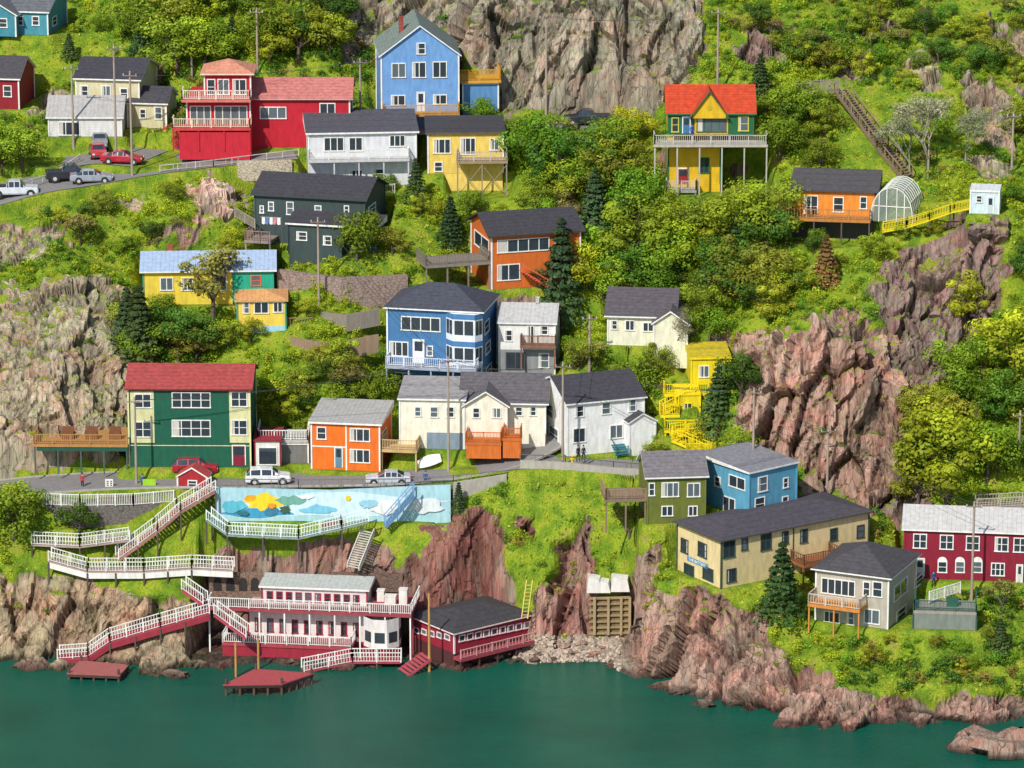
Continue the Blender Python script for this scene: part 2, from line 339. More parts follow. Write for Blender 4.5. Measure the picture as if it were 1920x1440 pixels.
# 12
rr=K(186,22,44); pk=K(186,112,106)
H=house('house','bright red house with pink roof and white balconies','house',466,656,276,62,0,7,90,rr,('gx',1.5,.4,pk,K(200,150,140)),found=1.5,fc=rr)
win(H,'F',487,200,537,223,n=3);win(H,'F',599,193,629,219,n=2)
X=sub(H,352,470,284,-2.2,7,96,rr,('none',0,0,rr),down=1)
win(H,'F',356,198,396,236,n=3,o=-2.2);win(H,'F',402,198,464,236,n=4,o=-2.2)
deck(H,322,470,240,2.2,K(228,205,180),K(190,60,60),2.6,o=-2.2,sp=.2,pc=rr)
m=MB();a=loc(H,330,242,1,-4.6);b=loc(H,470,242,1,-4.6);m.box((a.x+.3,-4.2,X[2]-.5),(b.x,-2.25,a.z-.4));m.obj('deck_skirt',[M(rr,'wood')],H['e'])
X2=sub(H,384,470,187,-1.2,5,46,rr,('hip',1.3,.45,K(200,134,108),K(225,200,180)))
for q in((388,148,404,178),(408,148,430,178,2),(436,148,462,178,2)): win(H,'F',*q,o=-1.2)
deck(H,340,470,187,2.2,K(228,215,200),K(200,110,100),0,o=-1.2,sp=.2)
# 13
lb=K(112,160,215)
H=house('house','tall light blue gabled house with wooden deck','house',716,860,242,66,5,10,134,lb,('gy',3.2,.3,K(116,128,120),K(225,232,238)))
for q in((781,80,798,102),(734,118,761,146,2),(773,116,799,146,2),(811,115,838,146,2),(733,178,760,198,2),(812,177,838,196,2)): win(H,'F',*q)
win(H,'F',781,172,797,212,k='d',fc=K(215,225,235))
deck(H,718,862,214,1.7,K(196,150,80),K(180,130,70),2.2,sp=.16)
chimney(H,2.2,3.5,H['h']+1.5,2.2)
X=sub(H,868,934,205,2,5,46,K(90,140,190),('flat',0,.1,K(190,140,60)),down=3)
deckl(H,X[0]-.5,X[1]+.3,1.6,6,X[3]+.5,K(205,150,40),K(205,150,50),0,'LFR',sp=.12,rh=1.2)
# 14
yy=K(222,180,30);gn=K(30,100,60);OR_=K(186,62,26)
H=house('house','yellow house with orange-red roof on tall posts','house',1253,1412,252,53,0,6.5,40,yy,('gx',2.3,.35,OR_,gn),trim=gn,found=0,pad=False)
p=loc(H,1302,240,1,0).x;q=loc(H,1365,240,1,0).x
panel(H,.08,p,0,H['h']-.06,gn);panel(H,q,H['w']-.08,0,H['h']-.06,gn)
win(H,'F',1306,220,1362,248,n=4,fc=gn)
for w_ in((1259,220,1273,248),(1384,218,1404,246)): win(H,'F',*w_,n=1,fc=K(200,190,90),o=-.03)
win(H,'F',1279,218,1295,250,k='d',fc=K(60,110,150),o=-.03)
X=sub(H,1298,1362,222,-.55,3.5,6,yy,('gy',2.5,.3,OR_,gn),trim=gn)
m=MB(); c=(X[0]+X[1])/2; m.poly([(c+.28*math.cos(t*math.pi/6),-.6,X[3]+.8+.28*math.sin(t*math.pi/6)) for t in range(12)]);m.obj('window',[M((.5,.35,.02))],H['e'])
deck(H,1226,1440,271,2.4,K(190,185,175),K(175,170,160),6.8,sp=.22,pc=K(170,170,160))
X=sub(H,1253,1350,345,.2,5.5,66,yy,('none',0,0,yy),down=1.5,trim=gn)
win(H,'F',1270,315,1291,345,k='d',o=.2,fc=K(150,30,30));win(H,'F',1310,295,1330,325,n=2,o=.2,fc=gn)
deckl(H,X[0]-.3,X[0]+3,-1.6,.1,X[2]-.3,K(190,185,180),K(150,150,145),2.5,'LFR',sp=.16)
cap(H,-1.5,H['w']+1.5,-4,6,H['org'].z-6.4)
# 15
H=house('house','orange bungalow with dark roof and timber deck','house',1487,1640,412,40,-8,6,50,K(226,140,50),('flat',.9,.4,K(80,76,78),K(70,70,80)),found=3,fc=K(60,58,58),trim=K(60,70,80))
for q in((1562,369,1582,398),(1612,368,1626,392)): win(H,'F',*q)
win(H,'F',1507,366,1534,408,n=2,k='g')
deck(H,1472,1632,411,2.2,WOOD,K(180,120,60),2.6,sp=.3,pc=DKW)
cap(H,-1.5,H['w']+.5,-3.2,-.1,H['org'].z-2.4)
# 18
H=house('house','cream cottage among trees with dark hip roof','house',1140,1262,650,31,-6,8,56,K(228,226,200),('gx',1.9,.4,K(84,78,84)))
for q in((1172,600,1190,620,2),(1205,604,1226,622,2),(1145,600,1158,618),(1240,602,1252,618)): win(H,'F',*q)
X=sub(H,1226,1288,655,-1.5,6,48,K(228,226,200),('gy',1.2,.3,K(90,84,88)),down=2)
# 19
yl=K(228,206,8)
H=house('house','bright yellow tall cabin with stepped yellow decks','house',1296,1368,722,25,4,5,48,yl,('flat',.3,.2,K(190,170,30),yl),trim=yl,found=2,fc=yl)
win(H,'F',1310,685,1330,708,n=2);win(H,'F',1342,685,1356,708)
X=sub(H,1268,1312,792,-3.2,3,50,yl,('flat',.2,.1,yl,yl),trim=yl,down=3)
win(H,'F',1280,755,1298,775,n=2,o=-3.2,fc=yl)
for i,(a,b,v,o__) in enumerate(((1246,1332,738,-.3),(1238,1275,778,-2.2),(1246,1325,806,-3.3),(1300,1345,832,-4.6))):
    deck(H,a,b,v,1.6,yl,yl,3.4,sp=.22,o=o__)
deck(H,1286,1376,858,1.5,yl,yl,2,o=-6.4,sp=.12,rh=1.5)
# 20
ol=K(104,112,42)
H=house('house','olive green house with grey roof and cream trim','house',1214,1322,982,3.5,6,6,88,ol,('gx',1.6,.35,K(112,108,112)),trim=ol)
for q in((1240,904,1273,932,3),(1288,905,1313,932,2),(1240,948,1262,968,2),(1216,905,1228,930),(1290,948,1308,968,2)): win(H,'F',*q)
deckl(H,-4.2,-.1,0,4,2.6,K(150,125,100),K(130,110,90),3.5,'LF',sp=.14)
# 21
l2=K(92,160,190)
H=house('house','light blue square house with low grey roof','house',1404,1497,972,4.5,38,7.5,84,l2,('flat',.3,.25,K(128,128,134)),trim=l2)
for q in(('L',1367,893,1398,916,2),('L',1340,893,1352,913),('L',1356,932,1379,970,2),('F',1421,893,1439,922),('F',1415,932,1434,958),('F',1468,895,1478,915),('F',1466,930,1478,950)): win(H,*q)
# 22
cc=K(228,206,152)
H=house('house','long cream two storey building with charcoal roof and sign','house',1352,1642,1104,-4,33,7.4,90,cc,('hip',1.15,.4,K(72,68,76),K(80,70,60)),trim=K(60,78,60),found=3,fc=cc)
dk=K(50,70,60)
for q in(('L',1277,1010,1291,1037),('L',1309,1017,1326,1045),('L',1283,1058,1302,1080,2),('L',1318,1064,1338,1088,2),('F',1356,1012,1378,1046,2),('F',1426,1000,1446,1032,2),('F',1390,1006,1402,1032),('F',1362,1066,1380,1092,2),('F',1466,996,1478,1020),('F',1500,992,1514,1018),('F',1556,990,1570,1014),('F',1606,984,1620,1008)): win(H,*q,fc=dk)
p=loc(H,1486,1030,1,0);m=MB();m.box((p.x,-.05,0),(p.x+.12,-.003,H['h']-.02));m.obj('trim_board',[M(dk)],H['e'])
p=loc(H,1289,1042,0,0);q=loc(H,1328,1052,0,0)
m=MB();m.box((-.06,q.y,p.z-.45),(-.005,p.y,p.z+.02));sg=m.obj('sign',[M(K(95,140,180))],H['e'])
cu=bpy.data.curves.new('sign_text','FONT');cu.body='THE BATTERY';cu.size=.45;cu.align_x='CENTER';cu.extrude=.01
t=ob('tmp',cu); me=bpy.data.meshes.new_from_object(t.evaluated_get(bpy.context.evaluated_depsgraph_get())); bpy.data.objects.remove(t)
me.materials.clear(); me.materials.append(M(WH)); t=ob('lettering',me,sg); t.matrix_local=Matrix.Translation((-.075,(p.y+q.y)/2,p.z-.38))@Matrix.Rotation(-math.pi/2,4,'Z')@Matrix.Rotation(math.pi/2,4,'X')
deckl(H,8.2,13,-2.4,-.1,1.6,K(120,80,50),K(140,85,50),3,'LFR')
# 23
gy=K(180,174,160)
H=house('house','grey two storey house with dark hip roof and sunroom','house',1533,1664,1180,-8,-24,8.2,96,gy,('hip',2.0,.45,K(70,68,72)),found=2)
for q in(('F',1540,1086,1604,1116,5),('F',1618,1090,1632,1118),('F',1636,1090,1655,1120),('F',1545,1146,1575,1168,3),('F',1620,1142,1650,1170,2),('R',1676,1090,1700,1119,2),('R',1714,1080,1730,1098),('R',1680,1140,1698,1162),('F',1588,1146,1602,1172)): win(H,*q)
deck(H,1514,1612,1138,2.2,K(200,190,170),K(200,130,60),3,sp=.25)
# 24
mr_=K(138,24,50)
H=house('house','maroon row house with arched white windows and pale roof','house',1697,1960,1093,0,-7,7.5,92,mr_,('gx',1.3,.3,K(188,187,184)),trim=mr_)
for u in(1712,1762,1811,1865,1900): win(H,'F',u,1000+(u-1700)*.04,u+26,1028+(u-1700)*.04,n=2,k='g')
for u in(1758,1791,1824):
    w=win(H,'F',u,1052,u+18,1074); a=loc(H,u,1052,1,0);b=loc(H,u+18,1052,1,0);m=MB();c=(a.x+b.x)/2;r=(b.x-a.x)/2
    m.poly([(c+r*math.cos(t*math.pi/10),-.06,a.z+r*math.sin(t*math.pi/10)) for t in range(11)]);m.obj('arch',[M(WH)],w)
win(H,'F',1858,1055,1884,1080,n=3,k='g'); win(H,'F',1716,1046,1734,1080,k='d',fc=K(200,200,195));win(H,'F',1905,1058,1918,1094,k='d',fc=K(200,200,195))
# 25
br=K(150,30,52)
H=house('boathouse','white and red two level waterside house with railed decks','house',465,690,1204,3.5,-7,4.2,56,K(225,220,216),('flat',0,.1,K(170,140,140)),trim=br,found=2.4,fc=br,pad=False)
for i in range(9): 
    u=478+i*23; win(H,'F',u,1158+i*1.2,u+12,1184+i*1.2,fc=br)
zt=H['h']+.45
deckl(H,-3.8,H['w']+4.6,-1.6,.02,zt,WH,K(150,60,70),5,'LFR',sp=.2,pc=WH)
deckl(H,H['w']+.15,H['w']+4.6,.03,4.6,zt,WH,K(150,60,70),5,'R',sp=.2)
deckl(H,-2.2,H['w']-1.2,-2.8,-.1,.3,WH,K(160,60,70),3,'LFR',sp=.2,pc=br)
m=MB();m.box((-2.1,-2.7,-1.1),(H['w']-1.3,-2.6,0));m.obj('deck_skirt',[M(br,'wood')],H['e'])
X=sub(H,492,688,1140,1.4,3.0,36,K(222,216,214),('flat',.3,.3,K(175,180,176)),trim=br)
for i in range(10):
    u=500+i*18; win(H,'F',u,1108+i*.8,u+12,1126+i*.8,fc=br,o=1.4)
cx,cy,R=H['w']+1.6,-.9,1.9;pg=[(cx+R*math.cos(t*math.pi/4+.39),cy+R*math.sin(t*math.pi/4+.39)) for t in range(8)]
m=MB();zb=-.4
for i in range(8):
    p,q=pg[i],pg[(i+1)%8]; m.poly([(*p,zb),(*q,zb),(*q,zt-.31),(*p,zt-.31)])
b=m.obj('bay',[M(K(225,220,216),'clap')],H['e'])
for i in range(3,8):
    p,q=pg[i],pg[(i+1)%8];n=Vector((q[1]-p[1],-(q[0]-p[0]),0)).normalized()*.02;A=Vector((*p,0))*.85+Vector((*q,0))*.15+n;B=Vector((*p,0))*.15+Vector((*q,0))*.85+n
    g2=MB();g2.poly([(A.x,A.y,zb+1.2),(B.x,B.y,zb+1.2),(B.x,B.y,zb+2.3),(A.x,A.y,zb+2.3)]);g2.obj('window',[GL],b)
m=MB()
for i in range(8):
    p,q=pg[i],pg[(i+1)%8];c=Vector(((p[0]+q[0])/2-cx,(p[1]+q[1])/2-cy,0)).normalized()*.03; m.poly([(p[0]+c.x,p[1]+c.y,-2.0),(q[0]+c.x,q[1]+c.y,-2.0),(q[0]+c.x,q[1]+c.y,.2),(p[0]+c.x,p[1]+c.y,.2)])
m.obj('bay_skirt',[M(br,'wood')],H['e'])
for x,y,w,h in((H['w']+1.5,1.2,1.1,.9),(H['w']+2.9,1.6,.8,1.5),(H['w']+.6,2.2,.7,1.1)):
    m=MB();m.box((x,y,zt),(x+w,y+.8,zt+h));m.box((x-.04,y-.04,zt+h-.03),(x+w+.04,y+.84,zt+h+.06));m.obj('cabinet',[M(K(215,212,205))],H['e'])
cap(H,-5,H['w']+6,-5,4.9,.25)
# 26
H=house('boathouse','long low red boat shed with black roof and white windows','shed',852,1000,1226,-1,38,7.2,38,br,('hip',1.15,.35,K(60,58,62),K(225,210,205)),found=1.6,fc=K(80,40,42),pad=False)
for i in range(9):
    u=860+i*15.2; v=1190-i*3.1; win(H,'F',u,v,u+12,v+13,fc=K(225,205,205),rows=1)
for i in range(5):
    u=776+i*14.5; win(H,'L',u,1176+i*3.2,u+10,1187+i*3.2,fc=K(225,205,205),rows=1)
deckl(H,-.2,11.6,-1.3,-.1,-.2,K(200,150,150),K(150,60,70),1.6,'FR',sp=.4,rh=.9,pc=K(80,50,45))
cap(H,-1.5,9,-2.6,7.6,.2)
# 27
H=house('kiosk','small red roadside hut with white trim gable','hut',333,388,926,12.8,-8,1.8,30,K(165,35,45),('gy',.9,.15,K(180,64,64)),pad=False,found=1.5)
win(H,'F',352,900,370,914)
# top left
H=house('house','teal house with grey gable roof on the grassy slope','house',18,90,66,84,-10,8,42,K(70,145,165),('gx',1.6,.3,K(96,100,104)))
win(H,'F',30,30,44,48);win(H,'F',60,30,74,48);X=sub(H,-40,30,68,-1.5,5,40,K(62,135,155),('gy',1.3,.3,K(96,100,104)));win(H,'F',-2,34,14,52,o=-1.5);win(H,'R',98,30,106,48)
H=house('house','dark red cottage with charcoal roof','house',-60,36,205,73,-8,7,56,K(140,20,40),('gx',1.8,.3,K(70,66,72)))
win(H,'F',6,160,22,182);win(H,'F',-30,160,-12,182)
H=house('house','beige two storey house with black gable roof','house',143,262,236,70,-8,9,84,K(205,198,160),('gx',1.5,.35,K(60,58,66)))
for q in((150,160,166,182),(190,160,208,182,2),(225,165,240,185)): win(H,'F',*q)
X=sub(H,240,312,240,-.5,5,46,K(205,198,160),('gx',1.3,.3,K(64,62,68)));win(H,'F',262,204,274,222,o=-.5);win(H,'F',290,200,304,224,o=-.5)
H=house('garage','white garage with pale gable roof','garage',92,228,256,65,0,6,36,K(215,216,214),('gx',1.7,.3,K(165,163,160)))
win(H,'F',110,228,150,254,n=3,rows=1)
H=house('shed','small pale blue shed on the crag','shed',1820,1872,402,33,-10,2.2,40,K(200,220,228),('flat',.2,.1,K(200,205,205)))
win(H,'F',1830,366,1842,380);win(H,'F',1850,368,1864,400,k='d',fc=K(190,205,215))
# greenhouse
p=P(1632,414,38.6);s=sc(p);e=empty('greenhouse',p,math.radians(-16),'arched clear plastic greenhouse with white ribs','greenhouse')
w=80/s;hh_=66/s;fr=MB();sk=MB();f=lambda t,Y:(w/2-w/2*math.cos(t),Y,math.sin(t)**.8*hh_)
for i in range(8):
    for k in range(12):
        a=math.pi*k/12;b=math.pi*(k+1)/12;fr.bar(f(a,i*.85),f(b,i*.85),.08)
        if i<7: sk.poly([f(a,i*.85),f(b,i*.85),f(b,i*.85+.85),f(a,i*.85+.85)])
for yy_ in(0.,5.95): sk.poly([f(math.pi*k/12,yy_) for k in range(13)])
for k in(0,2,4,6,8,10,12): fr.bar(f(math.pi*k/12,0),f(math.pi*k/12,5.95),.06)
for x in(.2,.38,.62,.8): 
    t=math.acos(1-2*x);fr.bar((w*x,-.03,0),(w*x,-.03,math.sin(t)**.8*hh_),.08)
fr.bar((w*.06,-.03,hh_*.45),(w*.94,-.03,hh_*.45),.08)
fr.obj('frame',[M(WH)],e)
sm=bpy.data.materials.new('plastic_mat');sm.use_nodes=True;b=sm.node_tree.nodes['Principled BSDF'];b.inputs['Base Color'].default_value=(.35,.42,.38,1);b.inputs['Alpha'].default_value=.42;b.inputs['Roughness'].default_value=.25
sk.obj('cover',[sm],e)
# ---------- walls, walkways, fences
def wallobj(name,label,cat,pts,h,th,mat):
    W=[P(*p) for p in pts]; o=W[0].copy(); m=MB(); z=Vector((0,0,1))
    for p,q in zip(W[:-1],W[1:]):
        p=p-o;q=q-o;n=Vector((-(q-p).y,(q-p).x,0)).normalized()*th
        m.hexa([p-z*.6,q-z*.6,q+n-z*.6,p+n-z*.6,p+z*h,q+z*h,q+n+z*h,p+n+z*h])
    b=m.obj(name,[mat]); b.location=o; top(b,label,cat); return b,W
def rail(label,pts,h=1.,col=WH,sp=.28,name='railing',pt=.11):
    W=[P(*p) for p in pts];o=W[0].copy();m=MB();railpath(m,[p-o for p in W],h,sp,pt=pt);b=m.obj(name,[M(col)]);b.location=o;return top(b,label,'railing')
def walkway(name,label,pts,width,dc,rc,stairs=False,post=2.5,rh=1.,sp=.28,both=True,skirt=None):
    W=[P(*p) for p in pts];WP.append(([p.copy() for p in W],width/2));o=W[0].copy();W=[p-o for p in W];e=empty(name,o,0,label,'stairs' if stairs else 'walkway');m=MB();r=MB();z=Vector((0,0,1));A=[];B=[]
    for i,p in enumerate(W):
        d=(W[min(i+1,len(W)-1)]-W[max(i-1,0)]);n=Vector((-d.y,d.x,0)).normalized()*width/2;A.append(p-n);B.append(p+n)
    for i in range(len(W)-1):
        if stairs:
            L=abs((W[i+1]-W[i]).z);ns=max(4,int(L/.2))
            for k in range(ns):
                t=(k+.5)/ns;a=A[i].lerp(A[i+1],t);b=B[i].lerp(B[i+1],t);m.bar(a,b,max(.22,(W[i+1]-W[i]).to_2d().length/ns*.96),.06)
            m.bar(A[i]-z*.15,A[i+1]-z*.15,.08,.25);m.bar(B[i]-z*.15,B[i+1]-z*.15,.08,.25)
        else: m.hexa([A[i]-z*.15,A[i+1]-z*.15,B[i+1]-z*.15,B[i]-z*.15]+[A[i],A[i+1],B[i+1],B[i]])
        if skirt:
            m.hexa([A[i]-z*.75,A[i+1]-z*.75,A[i+1]-z*.75+Vector((0,.08,0)),A[i]-z*.75+Vector((0,.08,0)),A[i]-z*.152,A[i+1]-z*.152,A[i+1]-z*.152+Vector((0,.08,0)),A[i]-z*.152+Vector((0,.08,0))],1)
    m.obj('treads' if stairs else 'walking_surface',[M(dc,'wood' if not stairs else 'plain'),M(skirt or dc)],e)
    if rc:
        railpath(r,A,rh,sp)
        if both: railpath(r,B,rh,sp)
        r.obj('railing',[M(rc)],e)
    if post:
        for i in range(len(W)-1):
            n=max(1,round((W[i+1]-W[i]).length/3))
            for k in range(n):
                for Q in(A,B):
                    p=Q[i].lerp(Q[i+1],k/n);q=MB();q.bar(p-z*post,p-z*.16,.16);q.obj('post',[M(DKW)],e)
    return e
mw,_=wallobj('mural_wall','painted retaining wall with blue and yellow mural','wall',[(405,975,12),(620,980,12),(845,970,12)],3.35,.4,M(K(165,205,215)))
o=mw.location
a=P(400,975,12);b=P(848,975,12);CUTS.append((a.x,12,0,0,b.x-a.x,-2.6,.3,a.z-.1))
a=P(40,988,11.4);b=P(330,988,11.4);CUTS.append((a.x,11.4,0,0,b.x-a.x,-2.2,-.0,a.z-.1))
def blob(u,v,ru,rv,c,dy=.02,n=18,jit=.25):
    m=MB();pts=[]
    for i in range(n):
        a=2*math.pi*i/n;k=1+random.uniform(-jit,jit);p=P(u+ru*k*math.cos(a),v-rv*k*math.sin(a),11.99-dy);pts.append(p-o)
    m.poly(pts);m.obj('painted_shape',[M(c)],mw)
for i,a in enumerate([(625,948,200,22,K(200,225,232),.2),(480,962,66,8,K(60,150,190),.2),(495,940,34,16,K(235,205,40),.25),(470,934,12,7,K(220,160,30),.2),(545,938,26,8,K(110,165,150),.3),(600,955,34,9,K(120,190,215),.3),(508,960,14,9,K(50,120,150),.2),(653,934,5,5,K(235,200,40),.02),(440,950,20,12,K(90,180,200),.3),(575,932,14,4,K(225,230,230),.3),(720,952,26,14,K(225,228,226),.2),(800,948,30,14,K(215,225,228),.2),(535,955,10,7,K(60,90,70),.3),(510,948,8,5,K(225,150,40),.3),(455,962,10,5,K(40,110,120),.3),(690,945,16,8,K(150,200,220),.3)]):
    blob(*a[:5],dy=.012*(i+1),jit=a[5])
walkway('stairs','blue-grey steel stairs beside the mural wall',[(722,985,10.4),(775,925,10.9)],.9,K(90,130,170),K(120,155,190),True,0,sp=1)
wallobj('retaining_wall','curved dark stone retaining wall below the road','wall',[(45,985,12.3),(150,990,11.4),(325,985,12.2)],2.6,.5,M(K(110,104,98),'stone'))
rail('white picket railing on the stone terrace',[(44,946,12.3),(150,950,11.4),(250,948,11.8),(326,942,12.2)],1.25,WH,.17)
rail('dark steel guard rail along the road',[(408,914,12.3),(560,916,12.3),(760,914,12.4),(850,908,12.6),(950,898,13.4)],.9,K(110,110,110),1.2,pt=.07)
rail('dark steel guard rail along the upper lane',[(975,868,14.6),(1060,872,13.8),(1150,882,13),(1250,890,12.3)],.9,K(90,90,90),1.2,pt=.07)
rail('pale guard rail along the upper parking lot',[(40,352,51),(100,335,55),(150,300,60)],.6,K(190,190,185),1.4,pt=.1)
rail('pale guard rail at the edge of upper road',[(300,322,54),(400,312,55),(470,303,56.5),(560,292,58)],.7,K(180,178,170),1.4,pt=.1)
wallobj('retaining_wall','low concrete wall under the lane','wall',[(850,928,12.2),(950,912,13)],1.2,.4,M(CON))
wallobj('retaining_wall','pale concrete wall under the lane','wall',[(975,880,14.2),(1060,884,13.4),(1150,894,12.6),(1250,900,12)],.9,.4,M(CON))
wallobj('gabion_wall','long dark stone gabion retaining wall','wall',[(520,562,38.5),(640,578,37),(765,572,38.5)],3.2,.8,M(K(150,130,120),'stone'))
wallobj('retaining_wall','curved grey timber retaining wall','wall',[(600,605,35),(650,612,34),(712,600,35)],1.2,.3,M(K(130,122,112),'wood'))
wallobj('retaining_wall','curved weathered timber garden wall','wall',[(545,655,31.5),(620,668,30),(710,650,31)],1.3,.3,M(K(140,118,96),'wood'))
wa,_=wallobj('retaining_wall','low stone terrace wall with arches above the boathouse','wall',[(392,1112,8.0),(490,1110,8.0)],2.0,.5,M(K(130,104,88),'stone'))
for u in(408,432,456,478):
    m=MB();p=P(u,1108,7.97)-wa.location;m.poly([(p.x+.42*math.cos(t*math.pi/8),p.y,p.z+.9+.5*math.sin(t*math.pi/8)) for t in range(9)]+[(p.x-.42,p.y,p.z),(p.x+.42,p.y,p.z)]);m.obj('arch_opening',[M((.02,.018,.015))],wa)
wallobj('retaining_wall','low stone terrace wall behind the boathouse deck','wall',[(620,1098,8.6),(755,1100,8.6)],1.3,.5,M(K(115,92,80),'stone'))
cw,_=wallobj('sea_wall','stained ochre timber and stone cribbing in the cove','wall',[(1108,1192,4),(1178,1190,3.8)],3.6,2.6,M(K(128,106,72),'stone'))
for i in range(7):
    m=MB();a=P(1104,1188-i*11,3.85)-cw.location;b=P(1182,1186-i*11,3.65)-cw.location;m.bar(a,b,.2,.2);m.obj('timber_beam',[M(K(150,128,92),'wood')],cw)
for u in(1112,1138,1162,1178):
    m=MB();a=P(u,1190,3.6)-cw.location;m.box((a.x,a.y-.15,a.z),(a.x+.25,a.y+.12,a.z+3.9));m.obj('timber_post',[M(K(160,140,105),'wood')],cw)
for u,v,w_,h_ in((1100,1112,1.5,1.6),(1122,1112,1.2,1.2),(1145,1110,1.9,1.5)):
    m=MB();a=P(u,v,4.1)-cw.location;m.hexa([(a.x,a.y,a.z),(a.x+w_,a.y,a.z),(a.x+w_,a.y+1.6,a.z),(a.x,a.y+1.6,a.z),(a.x+.2,a.y+.2,a.z+h_),(a.x+w_-.25,a.y+.1,a.z+h_*.8),(a.x+w_-.1,a.y+1.4,a.z+h_*.9),(a.x+.1,a.y+1.5,a.z+h_)]);m.obj('white_block',[M(K(214,210,204))],cw)
a=P(1100,1195,4);b=P(1182,1195,4);CUTS.append((a.x,4,0,0,b.x-a.x,-3,1,a.z+.1))
wallobj('stone_wall','pale concrete block wall under the upper road','wall',[(445,330,55),(548,328,56)],1.6,.5,M(K(196,184,160),'stone'))
rd_=K(165,60,75)
walkway('stairs','white railed wooden stairs from hut down the slope',[(400,916,12.0),(335,955,10.6),(292,992,9.8),(220,1045,8.6)],1.4,K(170,120,110),WH,True,3)
walkway('walkway','white railed boardwalk terrace on the rocks',[(94,1048,7.8),(165,1068,7.2),(270,1068,7.6),(360,1062,7.8),(438,1066,7.6)],1.3,K(170,150,140),WH,skirt=WH)
walkway('walkway','upper white railed boardwalk along the slope',[(62,1018,9.4),(150,1022,8.8),(242,1010,9.8)],1.2,K(170,150,140),WH)
walkway('walkway','white railed path below the mural',[(392,972,10.2),(428,1000,9.4),(560,1006,9.0),(640,988,9.4),(690,975,9.8)],1.2,K(130,150,140),K(220,232,228))
walkway('stairs','steep pale wooden stairs on the grassy bank',[(662,1065,7.6),(690,995,9.6)],1.5,K(190,185,175),K(190,185,175),True,0,rh=.3,sp=3)
walkway('walkway','red boardwalk ramp with white railings over the rocks',[(110,1232,1.6),(165,1228,1.4),(205,1200,2),(300,1172,2.6),(392,1146,3.2)],1.4,rd_,WH,skirt=K(150,45,60),post=4)
walkway('stairs','short white railed stairs joining the ramp',[(345,1102,4.8),(385,1130,4.0)],1.1,rd_,WH,True,0)
walkway('stairs','red and white stairs between the boathouse decks',[(405,1148,1.2),(465,1192,.2)],1.1,rd_,WH,True,0)
walkway('walkway','white railed gangway to the floating dock',[(568,1256,-1.4),(660,1238,-.2),(752,1238,-.2)],1.3,rd_,WH,post=2.5)
walkway('stairs','broad red steps from boat shed to the water',[(728,1280,-2.8),(800,1228,-1)],2.2,K(175,75,85),None,True,0)
walkway('stairs','long dark timber stairs climbing the hillside',[(1700,330,49.5),(1655,275,54),(1575,168,61)],1.5,K(125,104,86),K(140,120,100),True,0,sp=.8)
walkway('walkway','grey timber walkway at the top of the stairs',[(1575,168,61),(1490,172,60.5)],1.4,K(130,120,110),K(140,130,120),post=1)
walkway('walkway','bright yellow painted walkway by the greenhouse',[(1655,432,37),(1700,424,36.6),(1745,410,36),(1785,396,35),(1822,388,34)],1.1,yl,K(205,185,20),sp=.3,post=1.0,rh=.8)
for j,pp in enumerate(([(1330,850,17.6),(1262,822,18.8)],[(1258,815,19.4),(1316,806,20.2)],[(1240,772,21.4),(1298,742,22.6)])):
    walkway('stairs','narrow bright yellow wooden stairs between decks',pp,1.0,yl,yl,True,0,sp=.3)
walkway('walkway','grey timber stage with railing near cliff',[(1830,950,8.6),(1918,945,8.6)],1.5,K(150,140,130),K(170,160,150),post=2)
walkway('stairs','small pale wooden garden stairs among shrubs',[(1475,545,34),(1515,515,36)],1.1,K(170,160,150),K(190,180,170),True,0,sp=.6)
rail('white picket fence by the grey house',[(1742,1130,-6),(1800,1112,-3.5)],1.1,WH,.18)
rail('weathered grey picket fence beside dark house',[(440,408,49),(478,430,45)],1.1,K(150,140,130),.2)
rail('pale picket fence behind dark house',[(640,372,51),(740,362,52)],1.0,K(190,188,180),.25)
H=house('terrace','grey plank terrace with dark green fence','deck',1713,1830,1182,-8.5,-6,3.5,28,K(120,128,120),('none',0,0,WH),trim=K(50,80,70),kind='wood')
deckl(H,0,H['w'],-.02,3.6,H['h']+.32,K(40,90,75),K(150,145,135),0,'LFR',sp=.14)
m=MB();m.box((3.2,1.5,H['h']+.33),(4.2,2.3,H['h']+1));m.box((3.1,1.4,H['h']+.95),(4.3,2.4,H['h']+1.05));m.obj('barbecue',[M(K(30,90,70))],H['e'])
def ladder(u,v,y,hpx,label):
    p=P(u,v,y);h=hpx/(sc(p)*.96);e=MB();e.bar((0,0,0),(.5,1.2,h),.1);e.bar((.6,0,0),(1.1,1.2,h),.1)
    for i in range(1,int(h/.35)):
        t=i*.35/h;e.bar((.5*t,1.2*t,h*t),(.6+.5*t,1.2*t,h*t),.07)
    o=e.obj('ladder',[M(K(200,180,90))]);o.location=p;top(o,label,'ladder')
ladder(978,1160,2.4,66,'yellow wooden ladder on red cliff')
def dock(label,cs,z,c,side):
    W=[PZ(u,v,z) for u,v in cs];o=sum(W,Vector())/len(W);e=empty('floating_dock',o,0,label,'dock');m=MB();W=[w-o for w in W];Z=Vector((0,0,1))
    m.hexa([w-Z*.12 for w in W]+W);m.obj('planking',[M(c,'wood')],e)
    for a,b in zip(W,W[1:]+W[:1]): m=MB();m.bar(a*.96-Z*.25,b*.96-Z*.25,.2,.25);m.obj('timber_beam',[M(side)],e)
    for a,b in zip(W,W[1:]+W[:1]):
        for t in(0,.25,.5,.75): w=a.lerp(b,t)*.93; q=MB();q.cyl(w-Z*1.4,w+Z*(.55 if t==0 else -.13),.13,.12);q.obj('pile',[M(K(90,68,55))],e)
    return e
dock('floating dock with worn red planks and dark timbers',[(418,1284),(530,1282),(590,1262),(478,1254)],1.15,K(165,68,72),K(50,38,35))
dock('small weathered landing stage with red boards',[(125,1262),(225,1266),(242,1246),(150,1238)],.7,K(160,90,85),K(70,50,45))
